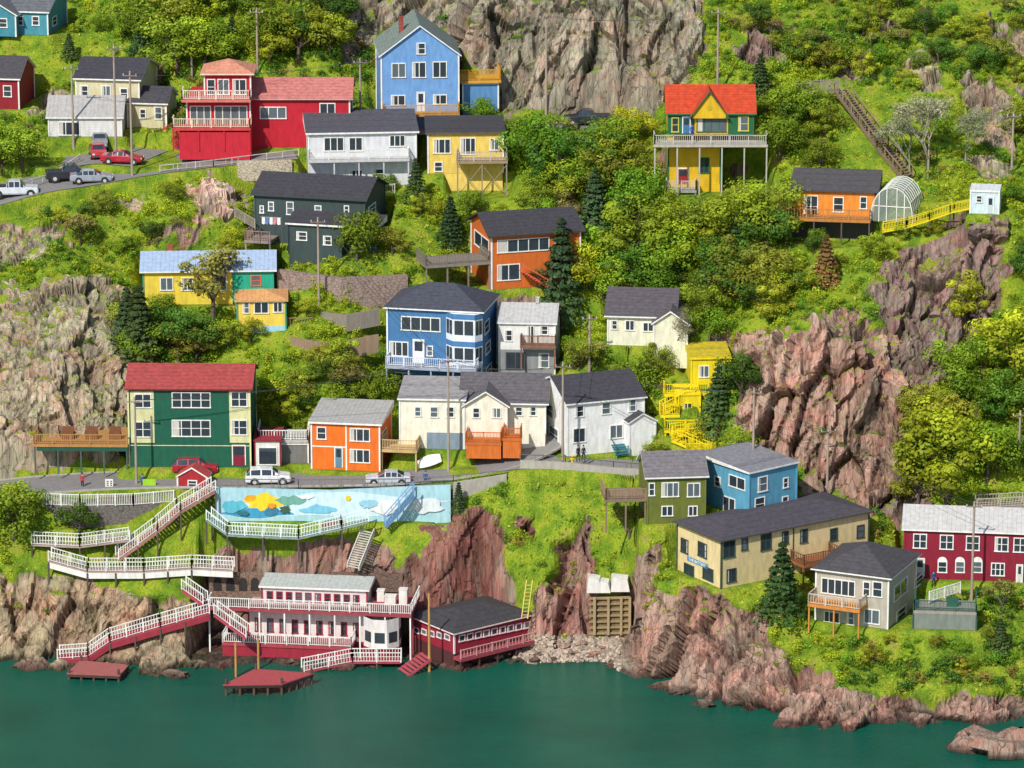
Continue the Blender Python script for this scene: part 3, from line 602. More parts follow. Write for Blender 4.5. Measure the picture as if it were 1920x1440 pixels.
for u,v,y,t,lb_ in((443,1296,-3.4,1205,'tall mooring post with white base'),(485,1262,-1,1196,'tall timber mooring post by dock'),(805,1235,-1.8,1112,'timber mast beside boat shed')):
    p=P(u,v,y);h=(v-t)/(sc(p)*.96);m=MB();m.cyl((0,0,-2),(0,0,h),.15,.1);o=m.obj('mooring_post',[M(K(185,140,80))]);o.location=p;top(o,lb_,'post')
p=P(488,440,42);e=empty('clothes_line',p,-.2,'garden clothes line hung with white and blue laundry','clothes line')
for x in(0,2.4):
    m=MB();m.bar((x,0,-1),(x,0,2),.08);m.obj('post',[M(DKW)],e)
m=MB();m.bar((0,0,1.95),(2.4,0,1.95),.02);m.obj('line',[M(WH)],e)
for i,c in enumerate((WH,K(90,120,160),WH,K(200,120,130),WH)):
    m=MB();m.poly([(.2+i*.42,.02,1.92),(.54+i*.42,.02,1.92),(.56+i*.42,.06,1.2+.2*(i%2)),(.38+i*.42,-.02,1.15),(.18+i*.42,.05,1.22)]);m.obj('garment',[M(c)],e)
# ---------- terrain
cps=[]
for c in """0 1050 8;0 925 14;0 880 17.5;100 1180 3.5;100 1090 7.2;250 1205 3;250 1090 7.2;400 1170 3.3;400 1090 7.4;450 1010 10;600 1010 10;750 1005 10;830 990 10.2;
420 978 11.4;620 984 11.4;840 976 11.4;420 911 12.8;620 911 12.8;840 905 13.5;60 990 11;200 992 10.9;320 990 11;60 915 14;200 912 14;320 910 14;
480 1090 8.6;650 1080 9;740 1080 9;850 950 11.5;950 945 11;850 1130 5.5;950 1130 6.2;900 1200 4;1000 885 13.5;1080 960 9.5;1080 1100 5;1050 1185 3.6;1000 1200 3.2;1100 1215 2.4;980 1228 1.4;1060 1225 1.8;
1140 1200 3.5;1140 1068 6.6;1150 970 8.5;1200 1130 0;1250 1085 0;1200 1235 -3;1350 1150 -4.5;1440 1160 -6;1450 1260 -10.5;1520 1235 -10.5;1650 1240 -11;1700 1320 -15;1850 1305 -14.5;1850 1225 -10;1900 1160 -5;1250 1000 3;1200 950 8;
1550 965 7;1650 960 9;1800 965 9;1920 945 10;1400 870 13;1400 650 22;1500 940 9;1500 625 19.5;1600 605 19.5;1600 945 9.5;1690 910 11;1690 700 19;1750 910 11;1850 910 12;1850 750 18;1750 750 18;1900 600 27;1840 425 31;1840 580 26;1750 480 34;1750 600 27;1650 520 30;1700 450 36;1550 462 37.5;1550 560 29;1850 406 33;
1450 250 58;1600 250 56;1750 300 52;1900 300 50;1600 100 72;1900 100 70;1600 0 84;1900 0 82;1450 100 70;1350 190 62;1300 385 49;1400 385 49;1450 0 82;
1100 236 66;1000 300 59;1150 300 58;1000 400 50;1150 400 50;1200 500 42;1350 500 40;1450 500 36;1200 600 34;1350 600 30;1050 620 32;1300 730 24.5;1300 860 17;1200 873 15.5;1230 780 21;1100 700 27;
500 800 22;650 770 24;500 690 29;650 700 28;600 640 32;620 585 36;640 505 39.5;540 500 40;750 505 40;800 560 38;770 450 45;740 380 50;300 430 45;100 400 48;50 490 41;150 510 39;100 800 20.5;100 650 27;220 650 30;220 830 19.5;0 520 38;0 650 28;0 800 20;0 335 54;100 345 52;300 325 54;200 280 62;420 340 53;420 420 46;
50 200 73;200 240 67;400 220 69;50 80 86;50 0 96;300 100 80;300 0 90;600 120 77;600 0 85;680 230 67;900 215 69;1000 220 68.5;1200 215 67;900 0 76;1100 0 74.5;1250 0 74;1250 230 64;1320 90 70""".replace('\n','').split(';'):
    u,v,y=map(float,c.split());cps.append(P(u,v,y))
for p in list(cps):
    u,_v=proj(p.x,p.y,p.z)
    if u<60: cps.append(Vector((p.x-16,p.y,p.z)))
    if u>1840: cps.append(Vector((p.x+15,p.y,p.z)))
for u,v in((-250,1235),(-100,1230),(0,1235),(100,1262),(250,1268),(400,1262),(450,1245),(600,1240),(750,1250),(900,1262),(1000,1248),(1100,1240),(1150,1243),(1180,1268),(1300,1312),(1400,1342),(1500,1362),(1600,1368),(1750,1368),(1850,1355),(1920,1338),(2150,1330)):
    p=PZ(u,v,0);cps.append(p);cps.append(p+Vector((0,-5,-3)));cps.append(p+Vector((0,-16,-8)))
    if u>1180: cps.append(p+Vector((0,1.6,1.9)))
for x in range(-70,71,20): cps.append(Vector((x,112,64)));cps.append(Vector((x,170,78)))
for H in HS:
    if H['pad']:
        for a,b in((0,0),(1,0),(0,1),(1,1)):
            p=H['M']@Vector((H['w']*a,H['d']*b*(.8 if b else 1),0));cps.append(p)
A=np.array([tuple(c) for c in cps]);n=len(A)
r=np.hypot(A[:,None,0]-A[None,:,0],A[:,None,1]-A[None,:,1])
Pm=np.c_[np.ones(n),A[:,:2]];G=np.zeros((n+3,n+3));G[:n,:n]=r-np.eye(n)*.25;G[:n,n:]=Pm;G[n:,:n]=Pm.T
wt=np.linalg.solve(G,np.r_[A[:,2],0,0,0])
def hz(x,y):
    xs=np.clip(x,-72,72);ys=np.clip(y,-60,170);z=np.zeros(x.shape)
    for i in range(n): z+=wt[i]*np.hypot(xs-A[i,0],ys-A[i,1])
    return z+wt[n]+wt[n+1]*xs+wt[n+2]*ys
def hsh(a,b,c,s):
    k=(a*374761393+b*668265263+c*1440662683+s*974634777)&0xffffffff
    k=((k^(k>>13))*1274126177)&0xffffffff
    return ((k^(k>>16))&0xffff)/65535.
def vn(x,y,z,s=0):
    xi=np.floor(x).astype(np.int64);yi=np.floor(y).astype(np.int64);zi=np.floor(z).astype(np.int64)
    f=[x-xi,y-yi,z-zi];f=[t*t*(3-2*t) for t in f]
    r=0
    for dx in(0,1):
        for dy in(0,1):
            for dz in(0,1):
                r=r+hsh(xi+dx,yi+dy,zi+dz,s)*(f[0] if dx else 1-f[0])*(f[1] if dy else 1-f[1])*(f[2] if dz else 1-f[2])
    return r
def facet(x,y,z,s=0):
    xi=np.floor(x).astype(np.int64);yi=np.floor(y).astype(np.int64);zi=np.floor(z).astype(np.int64)
    best=np.full(x.shape,1e9);sec=best.copy();val=np.zeros(x.shape)
    for dx in(-1,0,1):
        for dy in(-1,0,1):
            for dz in(-1,0,1):
                a,b,c=xi+dx,yi+dy,zi+dz
                px=x-(a+hsh(a,b,c,s+1));py=y-(b+hsh(a,b,c,s+2));pz=z-(c+hsh(a,b,c,s+3));d=px*px+py*py+pz*pz
                v=hsh(a,b,c,s+4)-.5+px*(hsh(a,b,c,s+5)-.5)*1.7+py*(hsh(a,b,c,s+6)-.5)*1.2+pz*(hsh(a,b,c,s+7)-.5)*1.2
                k=d<best;sec=np.where(k,best,np.minimum(sec,d));val=np.where(k,v,val);best=np.where(k,d,best)
    return val,np.sqrt(sec)-np.sqrt(best)
def fbm(x,y,z,o=4,s=0):
    r=0;a=.5
    for i in range(o): r=r+a*vn(x*2**i,y*2**i,z*2**i,s+i);a*=.5
    return r/(1-.5**o)
roads=[([(-160,935,14.5),(-20,920,15),(60,910,15.3),(250,899,15.8),(500,897,15.8),(700,895,15.8),(850,884,16.4),(930,868,17.3),(990,842,19.4),(1022,815,22)],3.1),
([(900,876,16.6),(980,866,16.6),(1050,864,16.3),(1150,874,15.3),(1270,884,14)],2.5),
([(-160,400,48),(-40,376,51),(60,347,53.5),(150,335,55),(240,318,57),(350,303,58.5),(450,293,60),(550,284,61)],4.2),
([(120,300,62),(200,290,62),(280,298,60)],4.5),
([(660,246,64.5),(800,246,64.5),(1000,238,66),(1100,236,67),(1180,240,67)],2.2)]
def smooth(t): t=np.clip(t,0,1);return t*t*(3-2*t)
RW=[]
for pts,hw in roads:
    W=[P(*p) for p in pts]
    for _ in range(2):
        N_=[W[0]]
        for a,b in zip(W[:-1],W[1:]): N_+= [a.lerp(b,.25),a.lerp(b,.75)]
        W=N_+[W[-1]]
    RW.append((W,hw))
def pathd(x,y,W):
    best=np.full(x.shape,1e9);zz=np.zeros(x.shape)
    for a,b in zip(W[:-1],W[1:]):
        dx,dy=b.x-a.x,b.y-a.y;t=np.clip(((x-a.x)*dx+(y-a.y)*dy)/(dx*dx+dy*dy+1e-9),0,1)
        D=np.hypot(x-a.x-t*dx,y-a.y-t*dy);k=D<best;best=np.where(k,D,best);zz=np.where(k,a.z+t*(b.z-a.z),zz)
    return best,zz
def shape(x,y,z):
    built=np.zeros(x.shape)
    for W,hw in RW:
        best,zz=pathd(x,y,W)
        w=smooth((hw+.9-best)/.6);z=z*(1-w)+(zz-.02)*w;built=np.maximum(built,smooth((hw+1.5-best)/.8))
    for H in HS:
        if not H['pad']: continue
        c,s=math.cos(H['a']),math.sin(H['a']);X=(x-H['org'].x)*c+(y-H['org'].y)*s;Y=-(x-H['org'].x)*s+(y-H['org'].y)*c
        D=np.hypot(np.maximum(np.maximum(-X,X-H['w']),0),np.maximum(np.maximum(-Y,Y-H['d']),0));w=smooth((1.5-D)/1.2)
        z=z*(1-w)+(H['org'].z-.03)*w;built=np.maximum(built,w)
    for ox,oy,a,x0,x1,y0,y1,zc in CUTS:
        c,s=math.cos(a),math.sin(a);X=(x-ox)*c+(y-oy)*s;Y=-(x-ox)*s+(y-oy)*c
        D=np.hypot(np.maximum(np.maximum(x0-X,X-x1),0),np.maximum(np.maximum(y0-Y,Y-y1),0));w=smooth((.9-D)/.9)
        z=z*(1-w)+np.minimum(z,zc)*w;built=np.maximum(built,smooth((1.6-D)/1.0)*.9)
    for W,hw in WP:
        best,zz=pathd(x,y,W);w=smooth((hw+1.3-best)/1.0);z=z*(1-w)+np.minimum(z,zz-.45)*w;built=np.maximum(built,w*.85)
    return z,built
xs=np.concatenate([np.linspace(-500,-66,12)[:-1],np.linspace(-66,66,540),np.linspace(66,500,12)[1:]])
yf=np.concatenate([np.arange(-60,110,.25),np.arange(110,420,6.)])
X,Y=np.meshgrid(xs,yf,indexing='ij')
Z=hz(X,Y);Z,_b=shape(X,Y,Z)
NR=740;GX=np.zeros((len(xs),NR));GY=GX.copy();GZ=GX.copy()
for i in range(len(xs)):
    ds=np.hypot(np.diff(yf),np.diff(Z[i]))*np.where(yf[1:]>92,.12,1)*np.where((Z[i][1:]<-1.5),.2,1)
    c=np.r_[0,np.cumsum(ds)];q=np.linspace(0,c[-1],NR);GX[i]=xs[i];GY[i]=np.interp(q,c,yf);GZ[i]=np.interp(q,c,Z[i])
_z,BU=shape(GX,GY,GZ)
def inpoly(u,v,pts):
    r=np.zeros(u.shape,bool);j=len(pts)-1
    for i in range(len(pts)):
        (a,b),(c,d)=pts[i],pts[j]
        r^=((b>v)!=(d>v))&(u<(c-a)*(v-b)/(d-b+1e-9)+a);j=i
    return r
U,V=proj(GX,GY,GZ)
nu=(fbm(GX*.35,GY*.35,GZ*.35,4,11)-.5);nv=(fbm(GX*.35,GY*.35,GZ*.35,4,31)-.5)
Uj=U+nu*100;Vj=V+nv*100
beige=(.37,.305,.22);pink=(.37,.235,.185);purp=(.25,.17,.15);red=(.24,.105,.085)
ROCK=[([(680,-60),(1310,-60),(1325,80),(1260,215),(940,215),(860,100),(740,40),(650,140)],(.30,.255,.195),.85),
([(-200,430),(110,420),(130,470),(0,490),(-200,500)],beige,.45),([(-200,530),(110,520),(230,510),(250,650),(250,870),(60,880),(-200,930)],beige,.5),
([(1400,640),(1490,600),(1560,590),(1600,550),(1700,640),(1710,800),(1660,975),(1510,940),(1500,880),(1370,860)],pink,1.),
([(1765,430),(1800,400),(1895,400),(1895,520),(1850,710),(1800,700),(1790,500)],purp,1.),
([(1640,520),(1690,460),(1770,450),(1800,560),(1790,700),(1720,760),(1680,640)],purp,1.),([(1660,900),(1740,900),(1740,975),(1660,975)],purp,1),
([(765,1060),(800,1000),(860,955),(940,965),(935,1100),(960,1210),(760,1240)],red,.9),([(1030,1020),(1110,960),(1112,1200),(990,1210),(1010,1130)],(.31,.17,.14),1.),([(960,970),(1010,965),(1000,1020),(965,1030)],red,.7),
([(1175,1100),(1215,1060),(1260,1110),(1450,1140),(1450,1200),(1500,1250),(1640,1300),(1930,1285),(2200,1280),(2200,1450),(1500,1450),(1180,1300)],(.34,.215,.17),1.),
([(-200,1070),(60,1080),(260,1120),(430,1110),(430,1300),(-200,1300)],(.34,.25,.165),.8),
([(380,1050),(480,1020),(700,1010),(780,1090),(780,1290),(380,1290)],(.27,.17,.135),.8),
([(350,340),(420,330),(470,350),(465,400),(390,400),(355,375)],(.62,.42,.35),.5),
([(305,240),(480,238),(490,285),(305,290)],(.55,.035,.04),.5),
([(1370,100),(1400,50),(1480,45),(1480,100),(1440,160)],purp,.8),([(1835,70),(1920,30),(2100,40),(2100,100),(1850,95)],beige,.8),
([(1560,90),(1620,90),(1630,180),(1580,140)],purp,.8),([(1820,300),(1900,300),(1890,350),(1820,345)],beige,.5),([(1640,20),(1700,5),(1720,60),(1660,80)],purp,.8),([(1800,140),(1900,170),(1900,290),(1830,250)],(.30,.24,.18),.8),([(1690,110),(1760,100),(1770,140),(1700,150)],beige,.6),
([(60,160),(140,155),(140,230),(60,215)],beige,.5),([(1195,1040),(1240,1020),(1230,1080),(1180,1120)],pink,.8),
([(930,1205),(1160,1190),(1190,1300),(930,1300)],(.44,.35,.27),.06),([(560,440),(600,440),(600,470),(560,470)],beige,.3),([(170,375),(280,370),(280,395),(170,395)],beige,.4),
([(580,950),(650,940),(650,990),(580,990)],red,.8)]
RK=np.zeros(GX.shape);TN=np.zeros(GX.shape+(3,));TN[:]=(.27,.18,.14);RG=np.full(GX.shape,.6)
for pts,t,rg_ in ROCK:
    k=inpoly(Uj,Vj,pts);RK[k]=1;TN[k]=t;RG[k]=rg_
gz=np.gradient(GZ,axis=1)/(np.hypot(np.gradient(GY,axis=1),np.gradient(GZ,axis=1))+1e-6)
steep=smooth((gz-.95)/.04)*.7
RK=np.maximum(RK,steep*(fbm(GX*.2,GY*.2,GZ*.2,3,5)>.5));RK=np.where(GZ<1.0,1,RK)
for _ in range(2):
    RK,TN,RG=[(q+np.roll(q,1,0)+np.roll(q,-1,0)+np.roll(q,1,1)+np.roll(q,-1,1))/5 for q in(RK,TN,RG)]
xr=GX*.95-GZ*.22;zr=GX*.22+GZ*.95
wx=(fbm(GX*.4,GY*.4,GZ*.25,3,71)-.5)*1.1
D=np.zeros(GX.shape);CR=np.ones(GX.shape);k=RK>.03
a_,b_2,c_2=(xr+wx)[k],GY[k],(zr+wx*1.5)[k]
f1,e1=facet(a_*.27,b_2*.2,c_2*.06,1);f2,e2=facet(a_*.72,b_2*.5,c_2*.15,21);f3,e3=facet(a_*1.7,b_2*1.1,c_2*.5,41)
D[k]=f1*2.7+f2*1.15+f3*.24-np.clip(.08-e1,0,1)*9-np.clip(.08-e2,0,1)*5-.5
CR[k]=np.clip(.2+e2*5,0,1)*.5+np.clip(.15+e1*6,0,1)*.5  # crevice shade along facet edges, painted into the rock tint below
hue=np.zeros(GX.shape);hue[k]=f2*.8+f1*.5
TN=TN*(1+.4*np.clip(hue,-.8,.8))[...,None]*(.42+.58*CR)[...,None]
dg_=(fbm(GX*.25,GY*.25,GZ*.25,4,60)-.5)*1.8
amp=RK*(1-BU)*RG*np.where(GZ<2.5,.55+.18*np.clip(GZ,0,2.5),1)
tx=np.stack([np.gradient(GX,axis=0),np.gradient(GY,axis=0),np.gradient(GZ,axis=0)],-1);ty=np.stack([np.gradient(GX,axis=1),np.gradient(GY,axis=1),np.gradient(GZ,axis=1)],-1)
nn=np.cross(tx,ty);nn/=np.linalg.norm(nn,axis=-1,keepdims=True)+1e-9
edge=(np.abs(GX)<72)
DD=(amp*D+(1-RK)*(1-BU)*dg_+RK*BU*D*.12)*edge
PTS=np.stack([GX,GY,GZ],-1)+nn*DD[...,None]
def npmesh(name,V_,F_,mats,attrs={},flat=False):
    me=bpy.data.meshes.new(name);me.vertices.add(len(V_));me.vertices.foreach_set('co',V_.astype(np.float32).ravel())
    k=F_.shape[1];me.loops.add(F_.size);me.loops.foreach_set('vertex_index',F_.astype(np.int32).ravel())
    me.polygons.add(len(F_));me.polygons.foreach_set('loop_start',np.arange(0,F_.size,k,dtype=np.int32))
    me.update(calc_edges=True);me.validate()
    if flat: me.shade_flat()
    for m in mats: me.materials.append(m)
    for a,(ty_,dat) in attrs.items():
        at=me.attributes.new(a,ty_,'POINT');at.data.foreach_set('color' if ty_=='FLOAT_COLOR' else 'value',dat.astype(np.float32).ravel())
    return me
nx=len(xs);idx=np.arange(nx*NR).reshape(nx,NR)
Fq=np.stack([idx[:-1,:-1],idx[1:,:-1],idx[1:,1:],idx[:-1,1:]],-1).reshape(-1,4)
tm=bpy.data.materials.new('hillside_mat');tm.use_nodes=True;t=tm.node_tree;N=t.nodes;L=t.links;bs=N['Principled BSDF'];bs.inputs['Roughness'].default_value=.95;bs.inputs['Specular IOR Level'].default_value=.15
geo=N.new('ShaderNodeNewGeometry')
def noise(scale,det=8,vec=None,sc3=None,rgh=.6,rot=None):
    n_=N.new('ShaderNodeTexNoise');n_.inputs['Scale'].default_value=scale;n_.inputs['Detail'].default_value=det;n_.inputs['Roughness'].default_value=rgh
    if sc3:
        mp=N.new('ShaderNodeMapping');mp.inputs['Scale'].default_value=sc3
        if rot: mp.inputs['Rotation'].default_value=rot
        L.new(geo.outputs['Position'],mp.inputs[0]);L.new(mp.outputs[0],n_.inputs['Vector'])
    else: L.new(geo.outputs['Position'],n_.inputs['Vector'])
    return n_.outputs[0]
def ramp(inp,st):
    r_=N.new('ShaderNodeValToRGB');e=r_.color_ramp.elements
    while len(e)<len(st): e.new(.5)
    for q,(p_,c) in zip(e,st): q.position=p_;q.color=(*c,1)
    L.new(inp,r_.inputs[0]);return r_.outputs[0]
def mix(f,a,b,bt='MIX'):
    m_=N.new('ShaderNodeMix');m_.data_type='RGBA';m_.blend_type=bt
    if isinstance(f,float): m_.inputs[0].default_value=f
    else: L.new(f,m_.inputs[0])
    for i,x in((6,a),(7,b)):
        if isinstance(x,tuple): m_.inputs[i].default_value=(*x,1)
        else: L.new(x,m_.inputs[i])
    return m_.outputs[2]
at=N.new('ShaderNodeAttribute');at.attribute_name='tint';ar=N.new('ShaderNodeAttribute');ar.attribute_name='rock'
g1=(lambda v:(v,v,v))
strata=noise(1.4,9,sc3=(1.9,1.1,.2),rot=(0,.23,0),rgh=.66)
rk=mix(1.0,at.outputs['Color'],ramp(strata,[(.3,g1(.42)),(.43,g1(.85)),(.56,g1(1.15)),(.7,g1(1.55))]),'MULTIPLY')
rk=mix(1.0,rk,ramp(noise(.3,5),[(.36,(1.12,.90,.86)),(.5,(1,1,.98)),(.64,(.88,1.0,.93))]),'MULTIPLY')
rk=mix(ramp(noise(.5,6,rgh=.6,sc3=(1,1,.5)),[(.56,g1(0)),(.66,g1(.35))]),rk,(.38,.34,.27))
rk=mix(ramp(noise(.4,7,rgh=.7,sc3=(1,1,.5)),[(.60,g1(0)),(.68,g1(.4))]),rk,(.11,.13,.04))
vo=N.new('ShaderNodeTexVoronoi');vo.feature='DISTANCE_TO_EDGE';vo.inputs['Scale'].default_value=.8
mp=N.new('ShaderNodeMapping');mp.inputs['Scale'].default_value=(1.8,1,.24);mp.inputs['Rotation'].default_value=(0,.23,0);L.new(geo.outputs['Position'],mp.inputs[0])
ad=N.new('ShaderNodeVectorMath');ad.operation='ADD';nz=N.new('ShaderNodeTexNoise');nz.inputs['Scale'].default_value=.7;L.new(geo.outputs['Position'],nz.inputs['Vector']);L.new(mp.outputs[0],ad.inputs[0]);L.new(nz.outputs['Color'],ad.inputs[1]);L.new(ad.outputs[0],vo.inputs['Vector'])
rk=mix(1.0,rk,ramp(vo.outputs['Distance'],[(0,g1(.28)),(.035,g1(1))]),'MULTIPLY')
gr=ramp(noise(.5,8),[(.3,(.07,.13,.012)),(.45,(.14,.23,.016)),(.58,(.25,.31,.022)),(.74,(.25,.20,.06))])
gr=mix(1.0,gr,ramp(noise(6,3),[(.35,g1(.7)),(.65,g1(1.25))]),'MULTIPLY')
sn=N.new('ShaderNodeSeparateXYZ');L.new(geo.outputs['True Normal'],sn.inputs[0])
sx=N.new('ShaderNodeSeparateXYZ');L.new(geo.outputs['Position'],sx.inputs[0])
led=ramp(sn.outputs[2],[(.80,g1(0)),(.90,g1(.8))]);hi_=N.new('ShaderNodeMapRange');hi_.inputs[1].default_value=3.5;hi_.inputs[2].default_value=6;L.new(sx.outputs[2],hi_.inputs[0]);led=mix(1.0,led,hi_.outputs[0],'MULTIPLY')
sb=N.new('ShaderNodeMath');sb.operation='SUBTRACT';L.new(ar.outputs['Fac'],sb.inputs[0]);L.new(led,sb.inputs[1])
mth=N.new('ShaderNodeMath');mth.operation='ADD';L.new(sb.outputs[0],mth.inputs[0]);n2=noise(.6,6)
m5=N.new('ShaderNodeMath');m5.operation='MULTIPLY_ADD';m5.inputs[1].default_value=1.5;m5.inputs[2].default_value=-.8;L.new(n2,m5.inputs[0]);L.new(m5.outputs[0],mth.inputs[1])
msk=ramp(mth.outputs[0],[(.42,g1(0)),(.52,g1(1))])
colr=mix(msk,gr,rk)
wet=ramp(sx.outputs[2],[(0,g1(.22)),(.35,g1(.35)),(.75,g1(1))])
colr=mix(1.0,colr,wet,'MULTIPLY')
L.new(colr,bs.inputs['Base Color'])
bp=N.new('ShaderNodeBump');bp.inputs['Strength'].default_value=.9;bp.inputs['Distance'].default_value=.28;L.new(noise(1.3,10,sc3=(2.2,1.4,.4),rot=(0,.23,0),rgh=.68),bp.inputs['Height']);L.new(bp.outputs[0],bs.inputs['Normal'])
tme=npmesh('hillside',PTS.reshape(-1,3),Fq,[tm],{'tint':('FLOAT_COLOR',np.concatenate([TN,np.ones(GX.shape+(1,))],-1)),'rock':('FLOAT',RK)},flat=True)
T=ob('hillside',tme);T['kind']='structure'
bvh=BVHTree.FromPolygons([tuple(p) for p in PTS.reshape(-1,3).tolist()],Fq.tolist())
def hit(u,v):
    r_=bvh.ray_cast(CAM,rd(u,v).normalized()); return r_[0] if r_[0] else P(u,v,30)
def ground(x,y):
    r_=bvh.ray_cast(Vector((x,y,200)),Vector((0,0,-1))); return (r_[0].z,r_[1]) if r_[0] else (0,Vector((0,0,1)))
asp=M((.21,.20,.195),'plain',.9,'asphalt')
for i,(W,hw) in enumerate(RW):
    m=MB()
    A_=[];B_=[]
    for k,p in enumerate(W):
        d=W[min(k+1,len(W)-1)]-W[max(k-1,0)];q=Vector((-d.y,d.x,0)).normalized()*hw;A_.append(p-q);B_.append(p+q)
    z=Vector((0,0,.03+.004*i))
    for k in range(len(W)-1): m.poly([A_[k]+z,A_[k+1]+z,B_[k+1]+z,B_[k]+z])
    o=m.obj('road',[asp]);o['kind']='structure'
    if i<1:
        kb=MB()
        for Q in(A_,B_):
            for k in range(len(W)-1): kb.bar(Q[k]+z,Q[k+1]+z,.15,.22)
        o=kb.obj('kerb',[M(CON)]);o['kind']='structure'
# water
wm=bpy.data.materials.new('water_mat');wm.use_nodes=True;t=wm.node_tree;N=t.nodes;L=t.links;b=N['Principled BSDF'];geo=N.new('ShaderNodeNewGeometry')
b.inputs['Roughness'].default_value=.14;b.inputs['IOR'].default_value=1.33;b.inputs['Specular IOR Level'].default_value=.3
wc=ramp(noise(.05,5,sc3=(1,1.6,1)),[(.3,(.003,.070,.046)),(.7,(.006,.108,.070))]);L.new(wc,b.inputs['Base Color'])
bp=N.new('ShaderNodeBump');bp.inputs['Strength'].default_value=1.;bp.inputs['Distance'].default_value=.14;L.new(noise(2.8,6,sc3=(.8,1.8,1)),bp.inputs['Height']);L.new(bp.outputs[0],b.inputs['Normal'])
m=MB();m.poly([(-900,-900,0),(900,-900,0),(900,80,0),(-900,80,0)]);o=m.obj('water',[wm]);o['kind']='structure'
# ---------- foliage
def leafmat(name,tr=.4):
    m=bpy.data.materials.new(name);m.use_nodes=True;t=m.node_tree;N=t.nodes;L=t.links;b=N['Principled BSDF'];b.inputs['Roughness'].default_value=.6;b.inputs['Specular IOR Level'].default_value=.25
    a=N.new('ShaderNodeAttribute');a.attribute_name='tint';oi=N.new('ShaderNodeObjectInfo')
    hs=N.new('ShaderNodeHueSaturation');mr=N.new('ShaderNodeMapRange');mr.inputs[3].default_value=.47;mr.inputs[4].default_value=.515;L.new(oi.outputs['Random'],mr.inputs[0]);L.new(mr.outputs[0],hs.inputs['Hue'])
    m2=N.new('ShaderNodeMapRange');m2.inputs[3].default_value=.75;m2.inputs[4].default_value=1.35;mm_=N.new('ShaderNodeMath');mm_.operation='FRACT';m0=N.new('ShaderNodeMath');m0.operation='MULTIPLY';m0.inputs[1].default_value=7.3;L.new(oi.outputs['Random'],m0.inputs[0]);L.new(m0.outputs[0],mm_.inputs[0]);L.new(mm_.outputs[0],m2.inputs[0]);L.new(m2.outputs[0],hs.inputs['Value'])
    L.new(a.outputs['Color'],hs.inputs['Color']);L.new(hs.outputs[0],b.inputs['Base Color'])
    tl=N.new('ShaderNodeBsdfTranslucent');L.new(hs.outputs[0],tl.inputs[0]);mx=N.new('ShaderNodeMixShader');mx.inputs[0].default_value=tr;L.new(b.outputs[0],mx.inputs[1]);L.new(tl.outputs[0],mx.inputs[2]);L.new(mx.outputs[0],N['Material Output'].inputs[0]);return m
LM=leafmat('foliage_mat');BK=M((.12,.09,.065),'plain',.9,'bark')
def leaves(c,nr,size,out=.72):
    n=len(c);q=rng.normal(size=(n,3));q/=np.linalg.norm(q,axis=1,keepdims=True);q=nr*out+q*(1-out)+np.array([0,0,.15]);q/=np.linalg.norm(q,axis=1,keepdims=True)+1e-9
    a=np.cross(q,rng.normal(size=(n,3)));a/=np.linalg.norm(a,axis=1,keepdims=True)+1e-9;b=np.cross(q,a);s=size*rng.uniform(.6,1.4,(n,1))
    V_=np.stack([c-a*s,c-b*s*.6,c+a*s,c+b*s*.6],1).reshape(-1,3);return V_,np.arange(n*4).reshape(-1,4)
def lobes(n,nl,seed,w=1,h=1,lr=(.3,.5),leaf=.06,base=.3,C_=None):
    if C_ is None:
        C_=[]
        while len(C_)<nl:
            p=rng.uniform(-1,1,3)
            if np.linalg.norm(p)<1 and p[2]>-.75: C_.append(p*np.array([.72*w,.72*w,.5*h])+np.array([0,0,base+.5*h]))
    C_=np.array(C_);nl=len(C_);R=rng.uniform(*lr,nl);k=rng.integers(0,nl,n);d=rng.normal(size=(n,3));d/=np.linalg.norm(d,axis=1,keepdims=True)
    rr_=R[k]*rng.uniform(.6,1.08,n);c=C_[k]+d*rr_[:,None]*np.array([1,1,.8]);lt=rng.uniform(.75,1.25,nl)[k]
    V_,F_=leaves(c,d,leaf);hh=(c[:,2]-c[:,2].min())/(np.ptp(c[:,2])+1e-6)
    sh=lt*rng.uniform(.85,1.15,n)*(.7+.4*(d[:,2]+1)/2)*(.75+.35*hh)  # painted shade: upper and upward-facing leaves lighter, lower ones darker
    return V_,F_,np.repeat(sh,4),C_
def crownmesh(name,col,**kw):
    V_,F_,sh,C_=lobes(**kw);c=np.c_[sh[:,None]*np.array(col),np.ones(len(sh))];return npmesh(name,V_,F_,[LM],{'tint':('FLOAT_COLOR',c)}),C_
def trunkmesh(C_,h0,r=.035,n=7):
    m=MB();m.cyl((0,0,-.1),(.02,.01,h0),r,r*.7,6)
    for c in C_[:n]: 
        mid=Vector((c[0]*.4,c[1]*.4,h0+(c[2]-h0)*.45));m.cyl((.02,.01,h0*.9),mid,r*.55,r*.35,5);m.cyl(mid,tuple(c),r*.35,r*.12,4)
    me=bpy.data.meshes.new('trunk');me.from_pydata(m.v,[],m.f);me.materials.append(BK);return me
def limbs(depth,mat,r0=.028,spread=.55,nb=3):
    m=MB();tips=[]
    def br_(p,d,L_,r,k):
        q=p+d*L_;m.cyl(p,q,r,r*.65,5 if k<2 else 3)
        if k>=depth: tips.append(tuple(q));return
        for _ in range(nb):
            e=(d+Vector((random.gauss(0,spread),random.gauss(0,spread),random.uniform(-.1,.35)))).normalized();br_(q,e,L_*random.uniform(.62,.85),r*.62,k+1)
    br_(Vector((0,0,-.05)),Vector((0,0,1)),.24,r0,0)
    me=bpy.data.meshes.new('trunk');me.from_pydata(m.v,[],m.f);me.materials.append(mat);return me,tips
YG=(.38,.45,.022);MG=(.20,.35,.022);DG=(.085,.18,.022);OB=(.28,.20,.05);PG=(.42,.44,.25)
VAR={'b':[],'c':[],'t':[],'s':[],'a':[]}
